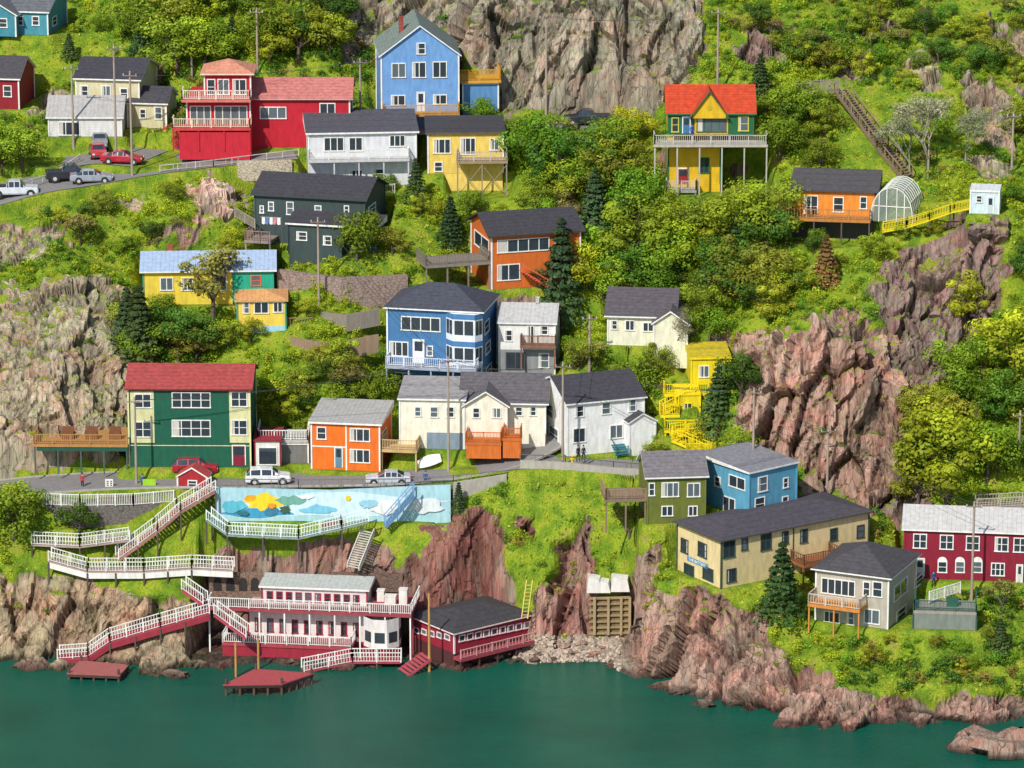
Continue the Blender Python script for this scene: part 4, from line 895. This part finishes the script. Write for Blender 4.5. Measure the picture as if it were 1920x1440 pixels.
for i in range(8):
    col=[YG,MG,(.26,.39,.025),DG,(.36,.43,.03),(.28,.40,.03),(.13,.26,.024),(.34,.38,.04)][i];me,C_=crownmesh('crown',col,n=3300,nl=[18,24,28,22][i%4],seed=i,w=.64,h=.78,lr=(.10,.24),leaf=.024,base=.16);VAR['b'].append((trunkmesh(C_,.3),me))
for i in range(2):
    tk,tips=limbs(4,BK);tips=[tips[j] for j in range(0,len(tips),2)];me,C_=crownmesh('crown',[(.32,.34,.07),(.28,.25,.07)][i],n=1400,nl=1,seed=i,lr=(.05,.12),leaf=.018,C_=tips);VAR['t'].append((tk,me))
PB=M((.30,.27,.22),'plain',.9,'pale_bark')
for i in range(2):
    tk,tips=limbs(5,PB,.013,.42);me,C_=crownmesh('crown',PG,n=4200,nl=1,seed=i,lr=(.03,.09),leaf=.0085,C_=tips);VAR['a'].append((tk,me))
for i in range(3):
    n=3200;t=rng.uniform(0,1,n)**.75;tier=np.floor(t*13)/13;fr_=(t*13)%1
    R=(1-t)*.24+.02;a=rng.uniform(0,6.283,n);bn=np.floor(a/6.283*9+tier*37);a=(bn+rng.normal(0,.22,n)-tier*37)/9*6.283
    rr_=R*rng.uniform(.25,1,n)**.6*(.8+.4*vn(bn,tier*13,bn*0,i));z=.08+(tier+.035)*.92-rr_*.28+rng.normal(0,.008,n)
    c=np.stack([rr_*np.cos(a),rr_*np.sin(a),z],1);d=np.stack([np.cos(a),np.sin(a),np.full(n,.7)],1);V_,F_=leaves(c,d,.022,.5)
    sh=np.repeat((.55+.9*rr_/.26)*rng.uniform(.7,1.3,n),4);col=[(.07,.13,.035),(.06,.12,.045),(.26,.13,.05)][i]  # shade put into needle colour: darker near the trunk, lighter at tips
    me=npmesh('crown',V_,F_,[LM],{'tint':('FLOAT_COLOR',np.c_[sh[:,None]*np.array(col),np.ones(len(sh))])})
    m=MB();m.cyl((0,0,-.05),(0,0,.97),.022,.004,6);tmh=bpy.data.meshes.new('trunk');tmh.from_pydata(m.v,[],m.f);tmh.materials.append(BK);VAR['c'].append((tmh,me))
NM={'b':('broadleaf_tree','leafy green deciduous tree on the hillside','hillside deciduous trees'),'t':('sparse_tree','sparse leafed deciduous tree with visible limbs','sparse deciduous trees'),'a':('pale_tree','pale bare branched tree with sparse buds','pale bare trees'),'c':('conifer_tree','dark green conical spruce tree','spruce trees')}
def tree(p,h,k,vi=None,wf=1.):
    v=VAR[k][vi if vi is not None else random.randrange(len(VAR[k])-(1 if k=='c' else 0))];nm,lbl,gp=NM[k]
    if k=='c' and vi==2: lbl='rusty brown spruce tree on the slope'
    e=ob(nm,None);e.location=p;e.rotation_euler[2]=random.uniform(0,6.28);e.scale=(h*wf,h*wf,h);top(e,lbl,'tree',gp);ob('trunk',v[0],e);ob('crown',v[1],e)
def kept(u,v,y,mg=0):
    for H in HS:
        a,b,c,d=H['bb']
        if a-mg<u<c+mg and b-mg<v<d+mg and y<H['org'].y+6: return True
    for a,b,c,d,yy2 in KEEP:
        if a<u<c and b<v<d and y<yy2: return True
    return False
TREES="""897 236 56 b 1.1 1;668 488 98 b 1 1;520 782 78 b 1.1 0;400 596 190 t 1 0;332 132 112 b 1 5;260 92 110 b 1 1;385 118 90 b 1.1 0;430 118 70 b 1.1 2;560 118 110 b 1 4;620 100 90 b 1 5;500 100 100 b 1 1;290 60 70 b 1 2;
1000 336 125 b .95 1;1045 352 110 b 1 6;970 300 80 b 1 1;1465 1162 152 c 1.15 0;1115 432 120 c 1.2 1;1345 812 128 c 1.2 0;262 672 140 c 1.3 0;1052 612 205 c .95 1;780 378 84 c 1.1 0;845 462 96 c 1.2 1;1425 184 86 c 1.2 0;240 645 110 c 1.2 1;860 962 62 c 1 1;1875 1224 70 c 1.2 0;1548 535 96 c 1.2 2;320 660 90 b 1 3;370 670 85 b 1 3;
1740 335 205 a 1.1 0;1705 330 140 a 1.2 1;1810 310 140 a 1.1 1;1265 668 110 a .9 1;1775 935 170 b 1 0;1720 955 110 b 1 4;1850 900 120 b 1 1;1520 230 70 b 1 2;1545 260 70 b 1.1 4;1540 320 60 b 1.1 1;1395 455 125 b 1.1 2;1325 440 78 b 1.1 6;1440 450 120 b 1 5;1380 560 120 b 1 7;1250 540 110 b 1 1;1180 500 130 b 1 4;1130 560 80 b 1 2;1200 420 110 b 1 1;1100 540 90 b 1 0;1450 600 80 b 1.1 4;1190 740 80 b 1.1 2;1230 700 60 b 1 7;1390 750 90 b 1 3;
1165 265 70 b 1 0;1200 340 80 b 1.1 4;150 1005 65 b 1.2 3;25 1010 120 b 1 5;1880 1150 100 t 1 0;150 460 90 t 1 1;1740 860 120 b 1 0;1120 690 80 t .9 0;655 740 90 t 1 1;1900 700 130 b 1.1 0;1810 600 90 b 1 4;1640 480 50 b 1.1 0;1260 470 100 b 1 2;1330 640 70 b 1.1 1;1080 330 90 b 1 3;1130 330 100 b 1 6;1490 230 90 b 1 2;1180 1010 90 t 1 0;130 110 50 c 1.4 0;190 60 40 b 1 1;1000 400 60 b 1 5;470 640 50 b 1 0;
1228 860 40 b 1.2 5;1385 850 55 b 1.1 2;1700 446 30 b 1.4 5;1750 440 26 b 1.5 0;1460 300 90 b 1 1;1500 430 50 b 1.1 5;1215 390 60 b 1 6;720 360 40 b 1.3 6;1010 540 60 t 1 1;440 470 50 b 1.2 0;340 560 40 b 1.2 3;600 800 50 b 1.2 4;550 810 40 b 1.3 2;690 800 45 b 1.2 7;
712 745 62 b 1.1 2;640 700 70 b 1.1 4;1095 520 100 b 1 2;735 480 60 b 1 7;300 600 55 b 1.1 1;430 650 60 b 1.1 5;575 590 34 b 1.3 0;1090 690 60 b 1 5;1230 470 70 b 1 4;880 400 50 b 1.1 1;1170 640 34 b 1.2 0;500 560 40 b 1.2 2;20 990 90 b 1.1 7;960 770 34 b 1.2 5;1240 640 60 t 1 1"""
for q in TREES.replace('\n','').split(';'):
    u,v,h,k,wf,vi=q.split();p=hit(float(u),float(v));s=sc(p);tree(p-Vector((0,0,.2)),float(h)/(s*.96),k,int(vi),float(wf)*1.1)
WOODS=[([(240,-40),(660,-40),(640,90),(480,130),(300,130),(240,90)],28,(3,6)),([(950,260),(1240,270),(1260,400),(1480,430),(1500,560),(1400,640),(1380,740),(1240,740),(1060,600),(1100,480),(970,400)],70,(2.5,5.5)),
([(1430,120),(1640,120),(1800,330),(1750,340),(1480,330),(1440,260)],22,(2,4)),([(1710,760),(1900,620),(1980,900),(1700,900)],22,(3,5.5)),([(230,560),(300,550),(460,640),(440,700),(240,690)],9,(2.5,4.5)),
([(480,640),(560,650),(720,680),(740,760),(560,790),(490,760)],18,(2,3.5)),([(1310,-20),(1960,-20),(1960,200),(1640,120),(1500,130),(1330,60)],50,(1.6,4)),([(-40,200),(60,250),(40,330),(-40,330)],6,(3,5)),([(960,-200),(1960,-200),(1960,-20),(0,-20),(0,-200)],20,(3,6)),([(1480,1180),(1880,1200),(1880,1270),(1480,1240)],10,(1.2,2.4)),
([(1440,430),(1640,440),(1600,530),(1440,620)],14,(1.5,3)),([(1900,250),(1960,250),(1960,560),(1900,500)],8,(2,4)),([(740,340),(870,370),(880,480),(780,440)],7,(1.5,2.6)),([(100,360),(300,360),(440,440),(260,480),(120,460)],12,(1.4,2.6))]
for pts,nn_,(h0,h1) in WOODS:
    us=[p[0] for p in pts];vs=[p[1] for p in pts];k=0;tr=0
    while k<nn_ and tr<nn_*12:
        tr+=1;u=random.uniform(min(us),max(us));v=random.uniform(min(vs),max(vs))
        if not inpoly(np.array([u]),np.array([v]),pts)[0]: continue
        p=hit(u,v);h=random.uniform(h0,h1);s=sc(p)
        if any(kept(u+du,v-h*s*f_,p.y,4) for f_ in(0,.5,.85) for du in(-h*s*.3,0,h*s*.3)): continue
        tree(p-Vector((0,0,.2)),h,'c' if random.random()<.06 else('t' if random.random()<.15 else 'b'),None,random.uniform(1.,1.35));k+=1
# shrubs
SV=[]
for i in range(6):
    V_,F_,sh,_c=lobes(n=220,nl=6,seed=i,w=.8,h=.9,lr=(.28,.52),leaf=.085,base=0.0);SV.append((V_,F_,sh))
GRASS=[[(-50,60),(240,70),(230,160),(-50,150)],[(-50,420),(230,400),(260,440),(200,470),(-50,420)],[(950,880),(1090,900),(1180,940),(1200,1040),(1100,1040),(1000,1000),(940,960)],[(720,400),(800,420),(800,500),(620,500),(720,480)],[(700,1000),(800,1000),(780,1070),(640,1080)],[(1700,40),(1900,-50),(1900,40),(1750,100)]]
vv=[];ff=[];cc_=[];off=0;cands=17000
bx=rng.uniform(-66,66,cands);by=rng.uniform(-14,105,cands)
nzv=fbm(bx*.08,by*.08,by*0,3,77)
def lookup(x,y):
    i=np.clip(np.searchsorted(xs,x),0,nx-1);j=np.clip(np.searchsorted(GY[i],y),0,NR-1);return i,j
for x,y,nv_ in zip(bx,by,nzv):
    i,j=lookup(x,y)
    if BU[i,j]>.25: continue
    z,nr=ground(x,y)
    if z<1.6 and x<10 or z<1.2: continue
    rk_=RK[i,j];u,v=proj(x,y,z)
    if v<-60: continue
    r=random.uniform(.35,1.25)*(1.15 if nv_<.45 else 1)
    if rk_>.4 and random.random()<(.92 if rk_>.8 else .6): continue
    if rk_>.4:r*=.6
    if any(inpoly(np.array([u]),np.array([v]),g)[0] for g in GRASS):
        if random.random()<.85: continue
        r*=.6
    if kept(u,v-r*15,y,3) or kept(u,v-4,y,0): 
        if random.random()<.75: continue
        r*=.4
    V_,F_,sh=random.choice(SV);a=random.uniform(0,6.28);ca,sa=math.cos(a),math.sin(a)
    W=np.stack([(V_[:,0]*ca-V_[:,1]*sa)*r+x,(V_[:,0]*sa+V_[:,1]*ca)*r+y,V_[:,2]*r*random.uniform(.7,1.2)+z-.2*r],1)
    t=nv_+random.uniform(-.2,.2);col=np.array(YG if t>.53 else (MG if t>.44 else ((.14,.27,.02) if t>.34 else (OB if random.random()<.3 else DG))))*random.uniform(.75,1.2)
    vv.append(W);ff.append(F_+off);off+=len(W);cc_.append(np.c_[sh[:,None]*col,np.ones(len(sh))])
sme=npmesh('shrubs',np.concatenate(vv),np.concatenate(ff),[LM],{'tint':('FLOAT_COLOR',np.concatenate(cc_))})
o=ob('shrubs',sme);o['kind']='stuff';top(o,'dense yellow-green shrubs covering the hillside','shrubs')
ng=90000;I=rng.integers(11,nx-12,ng);J=rng.integers(0,NR,ng);ok=(RK[I,J]<.35)&(BU[I,J]<.4)&(GZ[I,J]>1)&(GY[I,J]<100);I=I[ok];J=J[ok];c=PTS[I,J]+rng.normal(0,.12,(len(I),3))*np.array([1,1,0]);m_=len(c)
V_,F_=leaves(c+np.array([0,0,.08]),np.tile([0,-.6,.8],(m_,1)),.16,.45);tn=fbm(c[:,0]*.3,c[:,1]*.3,c[:,2]*0,3,88);cl=np.where(tn[:,None]>.55,np.array([[.40,.42,.04]]),np.where(tn[:,None]>.4,np.array([[.25,.38,.022]]),np.array([[.14,.26,.02]])))*rng.uniform(.8,1.2,(m_,1))
gm=npmesh('grass',V_,F_,[LM],{'tint':('FLOAT_COLOR',np.repeat(np.c_[cl,np.ones(m_)],4,0))});o=ob('grass',gm);o['kind']='stuff';top(o,'rough yellow-green grass on the slopes','grass')
# beach stones
vv=[];ff=[];cc_=[];off=0
ib=np.array([(-1,-1,-1),(1,-1,-1),(1,1,-1),(-1,1,-1),(-.7,-.7,1),(.7,-.7,1),(.7,.7,1),(-.7,.7,1)],float);fb=np.array([(0,3,2,1),(4,5,6,7),(0,1,5,4),(1,2,6,5),(2,3,7,6),(3,0,4,7)])
for _ in range(1900):
    u,v=random.uniform(925,1165),random.uniform(1192,1258)
    p=hit(u,v)
    if p.z<.05 or p.z>3.2: continue
    r=random.uniform(.05,.2);a=random.uniform(0,6.28);q=ib*rng.uniform(.7,1.2,(8,3))*np.array([r*1.3,r,r*.6]);W=np.stack([q[:,0]*math.cos(a)-q[:,1]*math.sin(a)+p.x,q[:,0]*math.sin(a)+q[:,1]*math.cos(a)+p.y,q[:,2]+p.z+r*.2],1)
    vv.append(W);ff.append(fb+off);off+=8;cc_.append(np.tile([*(np.array([.40,.32,.25])*random.uniform(.5,1.35)),1.],(8,1)))
sm2=bpy.data.materials.new('stone_mat');sm2.use_nodes=True;t=sm2.node_tree;a=t.nodes.new('ShaderNodeAttribute');a.attribute_name='tint';t.links.new(a.outputs['Color'],t.nodes['Principled BSDF'].inputs['Base Color']);t.nodes['Principled BSDF'].inputs['Roughness'].default_value=.9
o=ob('beach_stones',npmesh('beach_stones',np.concatenate(vv),np.concatenate(ff),[sm2],{'tint':('FLOAT_COLOR',np.concatenate(cc_))},flat=True));o['kind']='stuff';top(o,'pale loose stones on the cove beach','stones')
# ---------- poles
PL={}
def pole(key,u,v,vt,y=None,arm=True,lbl='weathered wooden utility pole with crossarm'):
    p=P(u,v,y) if y is not None else hit(u,v);h=(v-vt)/(sc(p)*.96);e=empty('utility_pole',p,random.uniform(-.3,.3),lbl,'utility pole','utility poles');m=MB();m.cyl((0,0,-1.5),(0,0,h),.15,.1,8);m.obj('shaft',[M(K(160,145,130))],e)
    if arm:
        q=MB();q.bar((-.8,-.14,h-.5),(.8,-.14,h-.5),.1);q.obj('crossarm',[M(K(130,115,100))],e)
        for x in(-.7,0,.7):
            q=MB();q.cyl((x,-.14,h-.45),(x,-.14,h-.25),.05,.03,6);q.obj('insulator',[M((.6,.6,.6))],e)
    PL[key]=p+Vector((0,0,h-.3));return e
pole('a',138,276,125);pole('b',218,296,88);pole('c',248,330,138);pole('d',483,140,18);pole('e',676,232,112);pole('f',841,866,670,16.3);pole('g',1055,875,680,14.8);pole('h',1345,180,20);pole('i',598,572,410,36);pole('j',1024,218,30);pole('k',256,906,745,14.5);pole('l',1412,872,728,12);pole('m',1822,1112,940,-2);pole('n',1897,322,212);pole('o',1550,948,800);pole('p',1105,712,590);pole('q',360,150,84);pole('r',1910,870,770)
for a,b in(('a','b'),('b','c'),('b','q'),('e','j'),('k','f'),('f','g'),('g','l'),('i','f'),('l','o'),('o','m'),('c','e'),('p','g'),('j','h')):
    for dx in(-.5,.5):
        m=MB();o=PL[a];pp=[PL[a].lerp(PL[b],i/14)+Vector((dx,-.14,-4*i/14*(1-i/14)*.8))-o for i in range(15)]
        for p,q in zip(pp[:-1],pp[1:]): m.bar(p,q,.03)
        w_=m.obj('power_line',[M((.05,.05,.05))]);w_.location=o;top(w_,'thin dark overhead power cable between poles','power line','overhead power lines')
# ---------- vehicles
CS={'suv':[(0,.38,.72,.76,.78,.68),(.12,.3,.9,.94,.87,.76),(1.0,.28,1.0,1.06,.91,.78),(1.15,.28,1.02,1.09,.92,.8),(1.9,.28,1.04,1.62,.92,.66),(3.0,.28,1.06,1.68,.92,.68),(4.1,.28,1.08,1.62,.92,.68),(4.5,.3,1.06,1.12,.9,.78),(4.62,.4,.85,.9,.84,.74)],
'sedan':[(0,.34,.62,.66,.74,.64),(.12,.26,.78,.82,.84,.72),(1.1,.24,.9,.94,.88,.76),(1.2,.24,.92,.96,.89,.78),(2.0,.24,.94,1.38,.89,.6),(2.6,.24,.95,1.42,.89,.62),(3.2,.24,.96,1.38,.89,.6),(3.9,.24,.96,1.02,.88,.76),(4.5,.28,.94,.98,.84,.72),(4.6,.36,.75,.8,.8,.7)],
'pickup':[(0,.42,.8,.85,.84,.74),(.12,.36,1.0,1.05,.92,.8),(1.3,.34,1.08,1.14,.96,.84),(1.4,.34,1.1,1.16,.97,.85),(2.0,.34,1.12,1.76,.97,.7),(2.6,.34,1.12,1.8,.97,.72),(3.2,.34,1.12,1.76,.97,.72),(3.4,.34,1.12,1.16,.97,.9),(5.2,.34,1.12,1.15,.96,.9),(5.3,.42,1.05,1.08,.92,.86)]}
CB={'suv':(3,7),'sedan':(3,7),'pickup':(3,7)}
CM={}
def carparts(k):
    if k in CM: return CM[k]
    st=CS[k];b=MB();g=[];rings=[]
    for x,zl,zb,zt,wb,wt_ in st: rings.append([(x,-wb*.92,zl),(x,-wb,zl+.18),(x,-wb,zb),(x,-wt_,zt),(x,wt_,zt),(x,wb,zb),(x,wb,zl+.18),(x,wb*.92,zl)])
    for r_ in rings: b.v+=r_
    for i in range(len(rings)-1):
        for q in range(8): b.f.append((i*8+q,i*8+(q+1)%8,i*8+8+(q+1)%8,i*8+8+q));b.m.append(0)
        if CB[k][0]<=i<CB[k][1]:
            for q in(2,4)+((3,) if i in(CB[k][0],CB[k][1]-1) else ()):
                c=[Vector(rings[i][q]),Vector(rings[i][q+1]),Vector(rings[i+1][q+1]),Vector(rings[i+1][q])];m_=sum(c,Vector())/4;nr=(c[1]-c[0]).cross(c[3]-c[0])
                if nr.length<1e-6: nr=(c[2]-c[1]).cross(c[3]-c[1])
                nr.normalize();out=m_-Vector((m_.x,0,.9)) if q!=3 else Vector((0,0,1))
                if nr.dot(out)<0:nr=-nr
                g.append(('windshield' if q==3 else 'window',[m_+(p-m_)*.86+nr*.015 for p in c]))
    b.f.append(tuple(range(7,-1,-1)));b.m.append(0);b.f.append(tuple((len(rings)-1)*8+q for q in range(8)));b.m.append(0)
    L_=st[-1][0];R={'suv':.37,'sedan':.33,'pickup':.4}[k];CM[k]=(b,g,L_,R,st);return CM[k]
def car(k,u,v,yaw,col,lbl,p=None):
    b,g,L_,R,st=carparts(k);p=p or hit(u,v);yaw=math.radians(yaw);off=Vector((math.cos(yaw)*L_/2,math.sin(yaw)*L_/2,0))
    e=empty('parked_car' if k!='pickup' else 'pickup_truck',p-off+Vector((0,.9,0))+Vector((0,0,.06)),yaw,lbl,'car' if k!='pickup' else 'truck')
    o=b.obj('body',[M(col,'carpaint')],e);bv=o.modifiers.new('b','BEVEL');bv.width=.06;bv.segments=2
    for nm,c in g: q=MB();q.poly(c);q.obj(nm,[GL],e)
    wb=st[3][4]
    for x in(.85,L_-.95):
        for s in(-1,1):
            q=MB();q.cyl((x,s*(wb-.25),R),(x,s*(wb+.02),R),R,R,18);w=q.obj('wheel',[M((.02,.02,.02))],e);q=MB();q.cyl((x,s*(wb-.1),R),(x,s*(wb+.035),R),R*.6,R*.55,12);q.obj('rim',[M((.5,.5,.52))],w)
            q=MB();q.cyl((x,s*(wb-.2),R+.02),(x,s*(wb+.008),R+.02),R+.07,R+.07,18);q.obj('wheel_arch',[M((.03,.03,.03))],e)
    for s in(-1,1):
        q=MB();q.box((-.02,s*.5,.6),(.2,s*.74,.76));q.obj('headlight',[M((.7,.7,.7),'glass')],e);q=MB();q.box((L_-.12,s*.58,.78),(L_+.02,s*.76,.98));q.obj('tail_light',[M((.5,.02,.02))],e)
    q=MB();q.box((-.05,-.7,.36),(.1,.7,.52));q.obj('bumper',[M((.06,.06,.06))],e);q=MB();q.box((L_-.1,-.7,.4),(L_+.05,.7,.55));q.obj('bumper',[M((.06,.06,.06))],e)
    if k=='pickup': q=MB();q.box((3.5,-.82,1.1),(5.1,.82,1.17));q.obj('truck_bed',[M((.03,.03,.03))],e)
    return e
car('suv',366,893,178,K(165,15,40),'dark red parked estate car by the hut')
car('suv',502,912,183,K(225,226,228),'white parked SUV on the road')
car('sedan',728,913,0,K(190,195,205),'silver parked sedan on the road')
car('sedan',228,310,172,K(170,20,45),'dark red parked sedan in the lot')
car('sedan',182,297,100,K(185,20,35),'red parked car seen from behind')
car('suv',186,280,95,K(120,120,125),'grey parked SUV in the lot')
car('pickup',130,342,190,K(40,42,52),'black parked pickup truck in the lot')
car('sedan',170,346,185,K(150,158,170),'silver parked sedan in the lot')
car('pickup',1102,238,5,K(45,48,60),'dark pickup truck parked by the cliff')
car('pickup',25,372,185,K(210,215,222),'white parked truck at road edge')
# ---------- people
def person(u,v,top_c,leg_c,lbl,y=None,stride=.12,p=None):
    p=p or(P(u,v,y) if y is not None else hit(u,v))
    J=[(0,0,.95,.13),(0,0,1.2,.13),(0,0,1.42,.12),(0,0,1.5,.055),(0,-.01,1.62,.095),(0,-.01,1.72,.08),
    (.1,0,.9,.095),(.11,-stride,.5,.065),(.11,-stride*.4,.09,.045),(.11,-stride*.4-.16,.04,.04),(-.1,0,.9,.095),(-.11,stride*.6,.5,.065),(-.11,stride,.09,.045),(-.11,stride-.14,.04,.04),
    (.19,0,1.42,.06),(.24,.03,1.15,.045),(.24,-.08,.9,.035),(.24,-.12,.8,.03),(-.19,0,1.42,.06),(-.24,.04,1.15,.045),(-.24,-.06,.9,.035),(-.24,-.1,.8,.03)]
    E=[(0,1),(1,2),(2,3),(3,4),(4,5),(0,6),(6,7),(7,8),(8,9),(0,10),(10,11),(11,12),(12,13),(2,14),(14,15),(15,16),(16,17),(2,18),(18,19),(19,20),(20,21)]
    me=bpy.data.meshes.new('person');me.from_pydata([j[:3] for j in J],E,[]);o=ob('tmp',me);o.modifiers.new('s','SKIN')
    for i,j in enumerate(J): me.skin_vertices[0].data[i].radius=(j[3],j[3]*.85)
    me.skin_vertices[0].data[0].use_root=True;o.modifiers.new('u','SUBSURF').levels=1
    bpy.context.view_layer.update();dg2=bpy.context.evaluated_depsgraph_get();m2=bpy.data.meshes.new_from_object(o.evaluated_get(dg2));bpy.data.objects.remove(o)
    m2.materials.clear()
    for c in(top_c,leg_c,K(200,150,125),(.03,.02,.02)): m2.materials.append(M(c))
    for f in m2.polygons:
        z=f.center.z;ax=abs(f.center.x);f.material_index=3 if z<.1 else(2 if z>1.48 or(z<.93 and ax>.2) else(1 if z<.95 else 0))
    o=ob('person',m2);o.location=p;o.rotation_euler[2]=random.uniform(-.8,.8);top(o,lbl,'person')
    h=MB();h.cyl((0,.015,1.66),(0,.01,1.8),.1,.06,8);h.obj('hair',[M((.04,.025,.015))],o)
person(1084,866,K(40,42,50),K(30,32,42),'person walking in dark jacket and trousers',14.9);person(1094,866,K(55,55,70),K(40,40,48),'person walking in grey jacket and dark trousers',14.9)
person(798,914,K(40,80,150),K(60,80,120),'person standing in blue jacket beside parked car',13.6);person(1297,262,K(50,100,190),K(40,60,120),'person standing on deck in blue shirt',51.4);person(1750,1102,K(40,80,150),K(30,30,40),'person standing by maroon house in blue coat')
person(155,918,K(170,50,60),K(40,40,60),'person at terrace in red jacket',14);person(268,920,K(60,90,150),K(50,50,60),'person on terrace in blue jacket',14)
p=P(1073,868,14.8);m=MB();m.cyl((0,0,-.2),(0,0,.6),.13,.12,10);m.cyl((0,0,.58),(0,0,.78),.14,.03,10);m.cyl((-.22,0,.42),(.22,0,.42),.07,.07,8);m.cyl((0,-.2,.42),(0,0,.42),.08,.08,8);o=m.obj('fire_hydrant',[M(K(225,190,30))]);o.location=p;top(o,'yellow fire hydrant at lane edge','fire hydrant')
p=P(808,872,17.6);m=MB();R_=[]
for i in range(7):
    t=i/6;w=.55*math.sin(math.pi*(.12+.8*t))+.1;R_.append([(t*2.4-1.2,-w,.1),(t*2.4-1.2,-w*.5,.5+.2*math.sin(t*3)),(t*2.4-1.2,w*.5,.8+.2*math.sin(t*3)),(t*2.4-1.2,w,.1)])
for r_ in R_: m.v+=r_
for i in range(6):
    for q in range(4): m.f.append((i*4+q,i*4+(q+1)%4,i*4+4+(q+1)%4,i*4+4+q));m.m.append(0)
m.f+=[(0,1,2,3),(27,26,25,24)];m.m+=[0,0];o=m.obj('covered_boat',[M(WH)]);o.location=p;o.rotation_euler[1]=-.3;top(o,'small upturned boat under white cover','boat')
for u,v,c,lb_,w in((205,918,K(225,225,220),'white information board on the terrace',.8),(280,918,K(150,200,40),'lime green sign board on terrace',1.3)):
    p=P(u,v,13.6);e=empty('information_sign',p,0,lb_,'sign');m=MB();m.box((-w/2,-.03,.3),(w/2,.03,1.1));m.obj('panel',[M(c)],e)
    if w<1:
        for x in(-.25,.1):
            for z in(.42,.62,.82): q=MB();q.box((x,-.04,z),(x+.2,-.032,z+.12));q.obj('pictogram',[M((.05,.05,.05))],e)
    for x in(-w/2+.05,w/2-.05): q=MB();q.bar((x,.06,-.3),(x,.06,1.1),.06);q.obj('post',[M(DKW)],e)
for u,v,s_ in((1240,1290,1.2),(1320,1322,1.),(1870,1395,2.6),(1910,1408,3.2),(1160,1250,1.1),(1270,1300,.9),(1830,1405,1.8),(640,1252,1.),(600,1250,.9),(330,1268,1.1),(60,1252,1.2),(1010,1228,.5),(1040,1236,.4),(1075,1222,.5),(1110,1230,.4),(1060,1210,.6),(1130,1215,.4),(1000,1238,.5),(970,1240,.5),(1090,1205,.5),(1120,1225,.5),(1145,1232,.7),(540,1245,.8),(700,1250,.7)):
    p=PZ(u,v,0) if s_>.65 else hit(u,v);n1,n2=14,9
    a=np.linspace(0,2*np.pi,n1,endpoint=False);b_a=np.linspace(-1.4,1.5,n2);AA,BB=np.meshgrid(a,b_a,indexing='ij');dx=np.stack([np.cos(AA)*np.cos(BB),np.sin(AA)*np.cos(BB),np.sin(BB)],-1)
    fv,_=facet(dx[...,0]*1.1+u,dx[...,1]*1.1,dx[...,2]*1.1,5);rr_=s_*(.85+.5*fv);W=dx*rr_[...,None]*np.array([1.5,1,.65]);I_=np.arange(n1*n2).reshape(n1,n2);F4=np.stack([I_,np.roll(I_,-1,0)],0)
    Fb=np.stack([F4[0][:,:-1],F4[1][:,:-1],F4[1][:,1:],F4[0][:,1:]],-1).reshape(-1,4)
    me=npmesh('boulder',W.reshape(-1,3),Fb,[tm],{'tint':('FLOAT_COLOR',np.tile([.28,.19,.15,1.],(n1*n2,1))),'rock':('FLOAT',np.ones(n1*n2)*1.5)},flat=True)
    o=ob('boulder',me);o.location=p;top(o,'pinkish brown shoreline boulder','rock','shoreline boulders')
# ---------- light, camera
sv=Vector((-.40,-.74,.78)).normalized();sl=bpy.data.lights.new('sun','SUN');sl.energy=4.7;sl.angle=math.radians(.5);sl.color=(1,.95,.87);so=ob('sun',sl);so.rotation_euler=(-sv).to_track_quat('-Z','Y').to_euler()
w=bpy.data.worlds.new('World');S.world=w;w.use_nodes=True;t=w.node_tree;sk=t.nodes.new('ShaderNodeTexSky');sk.sky_type='NISHITA';sk.sun_disc=False;sk.sun_elevation=math.asin(sv.z);sk.sun_rotation=math.atan2(sv.x,sv.y)
t.links.new(sk.outputs[0],t.nodes['Background'].inputs[0]);t.nodes['Background'].inputs[1].default_value=.125
cd=bpy.data.cameras.new('camera');cd.sensor_width=36;cd.lens=FP/1920*36;cd.clip_end=5000;cd.clip_start=1;co=ob('camera',cd);co.location=CAM;co.rotation_euler=(math.radians(75),0,0);S.camera=co
S.view_settings.view_transform='Standard';S.view_settings.look='None';S.view_settings.exposure=0
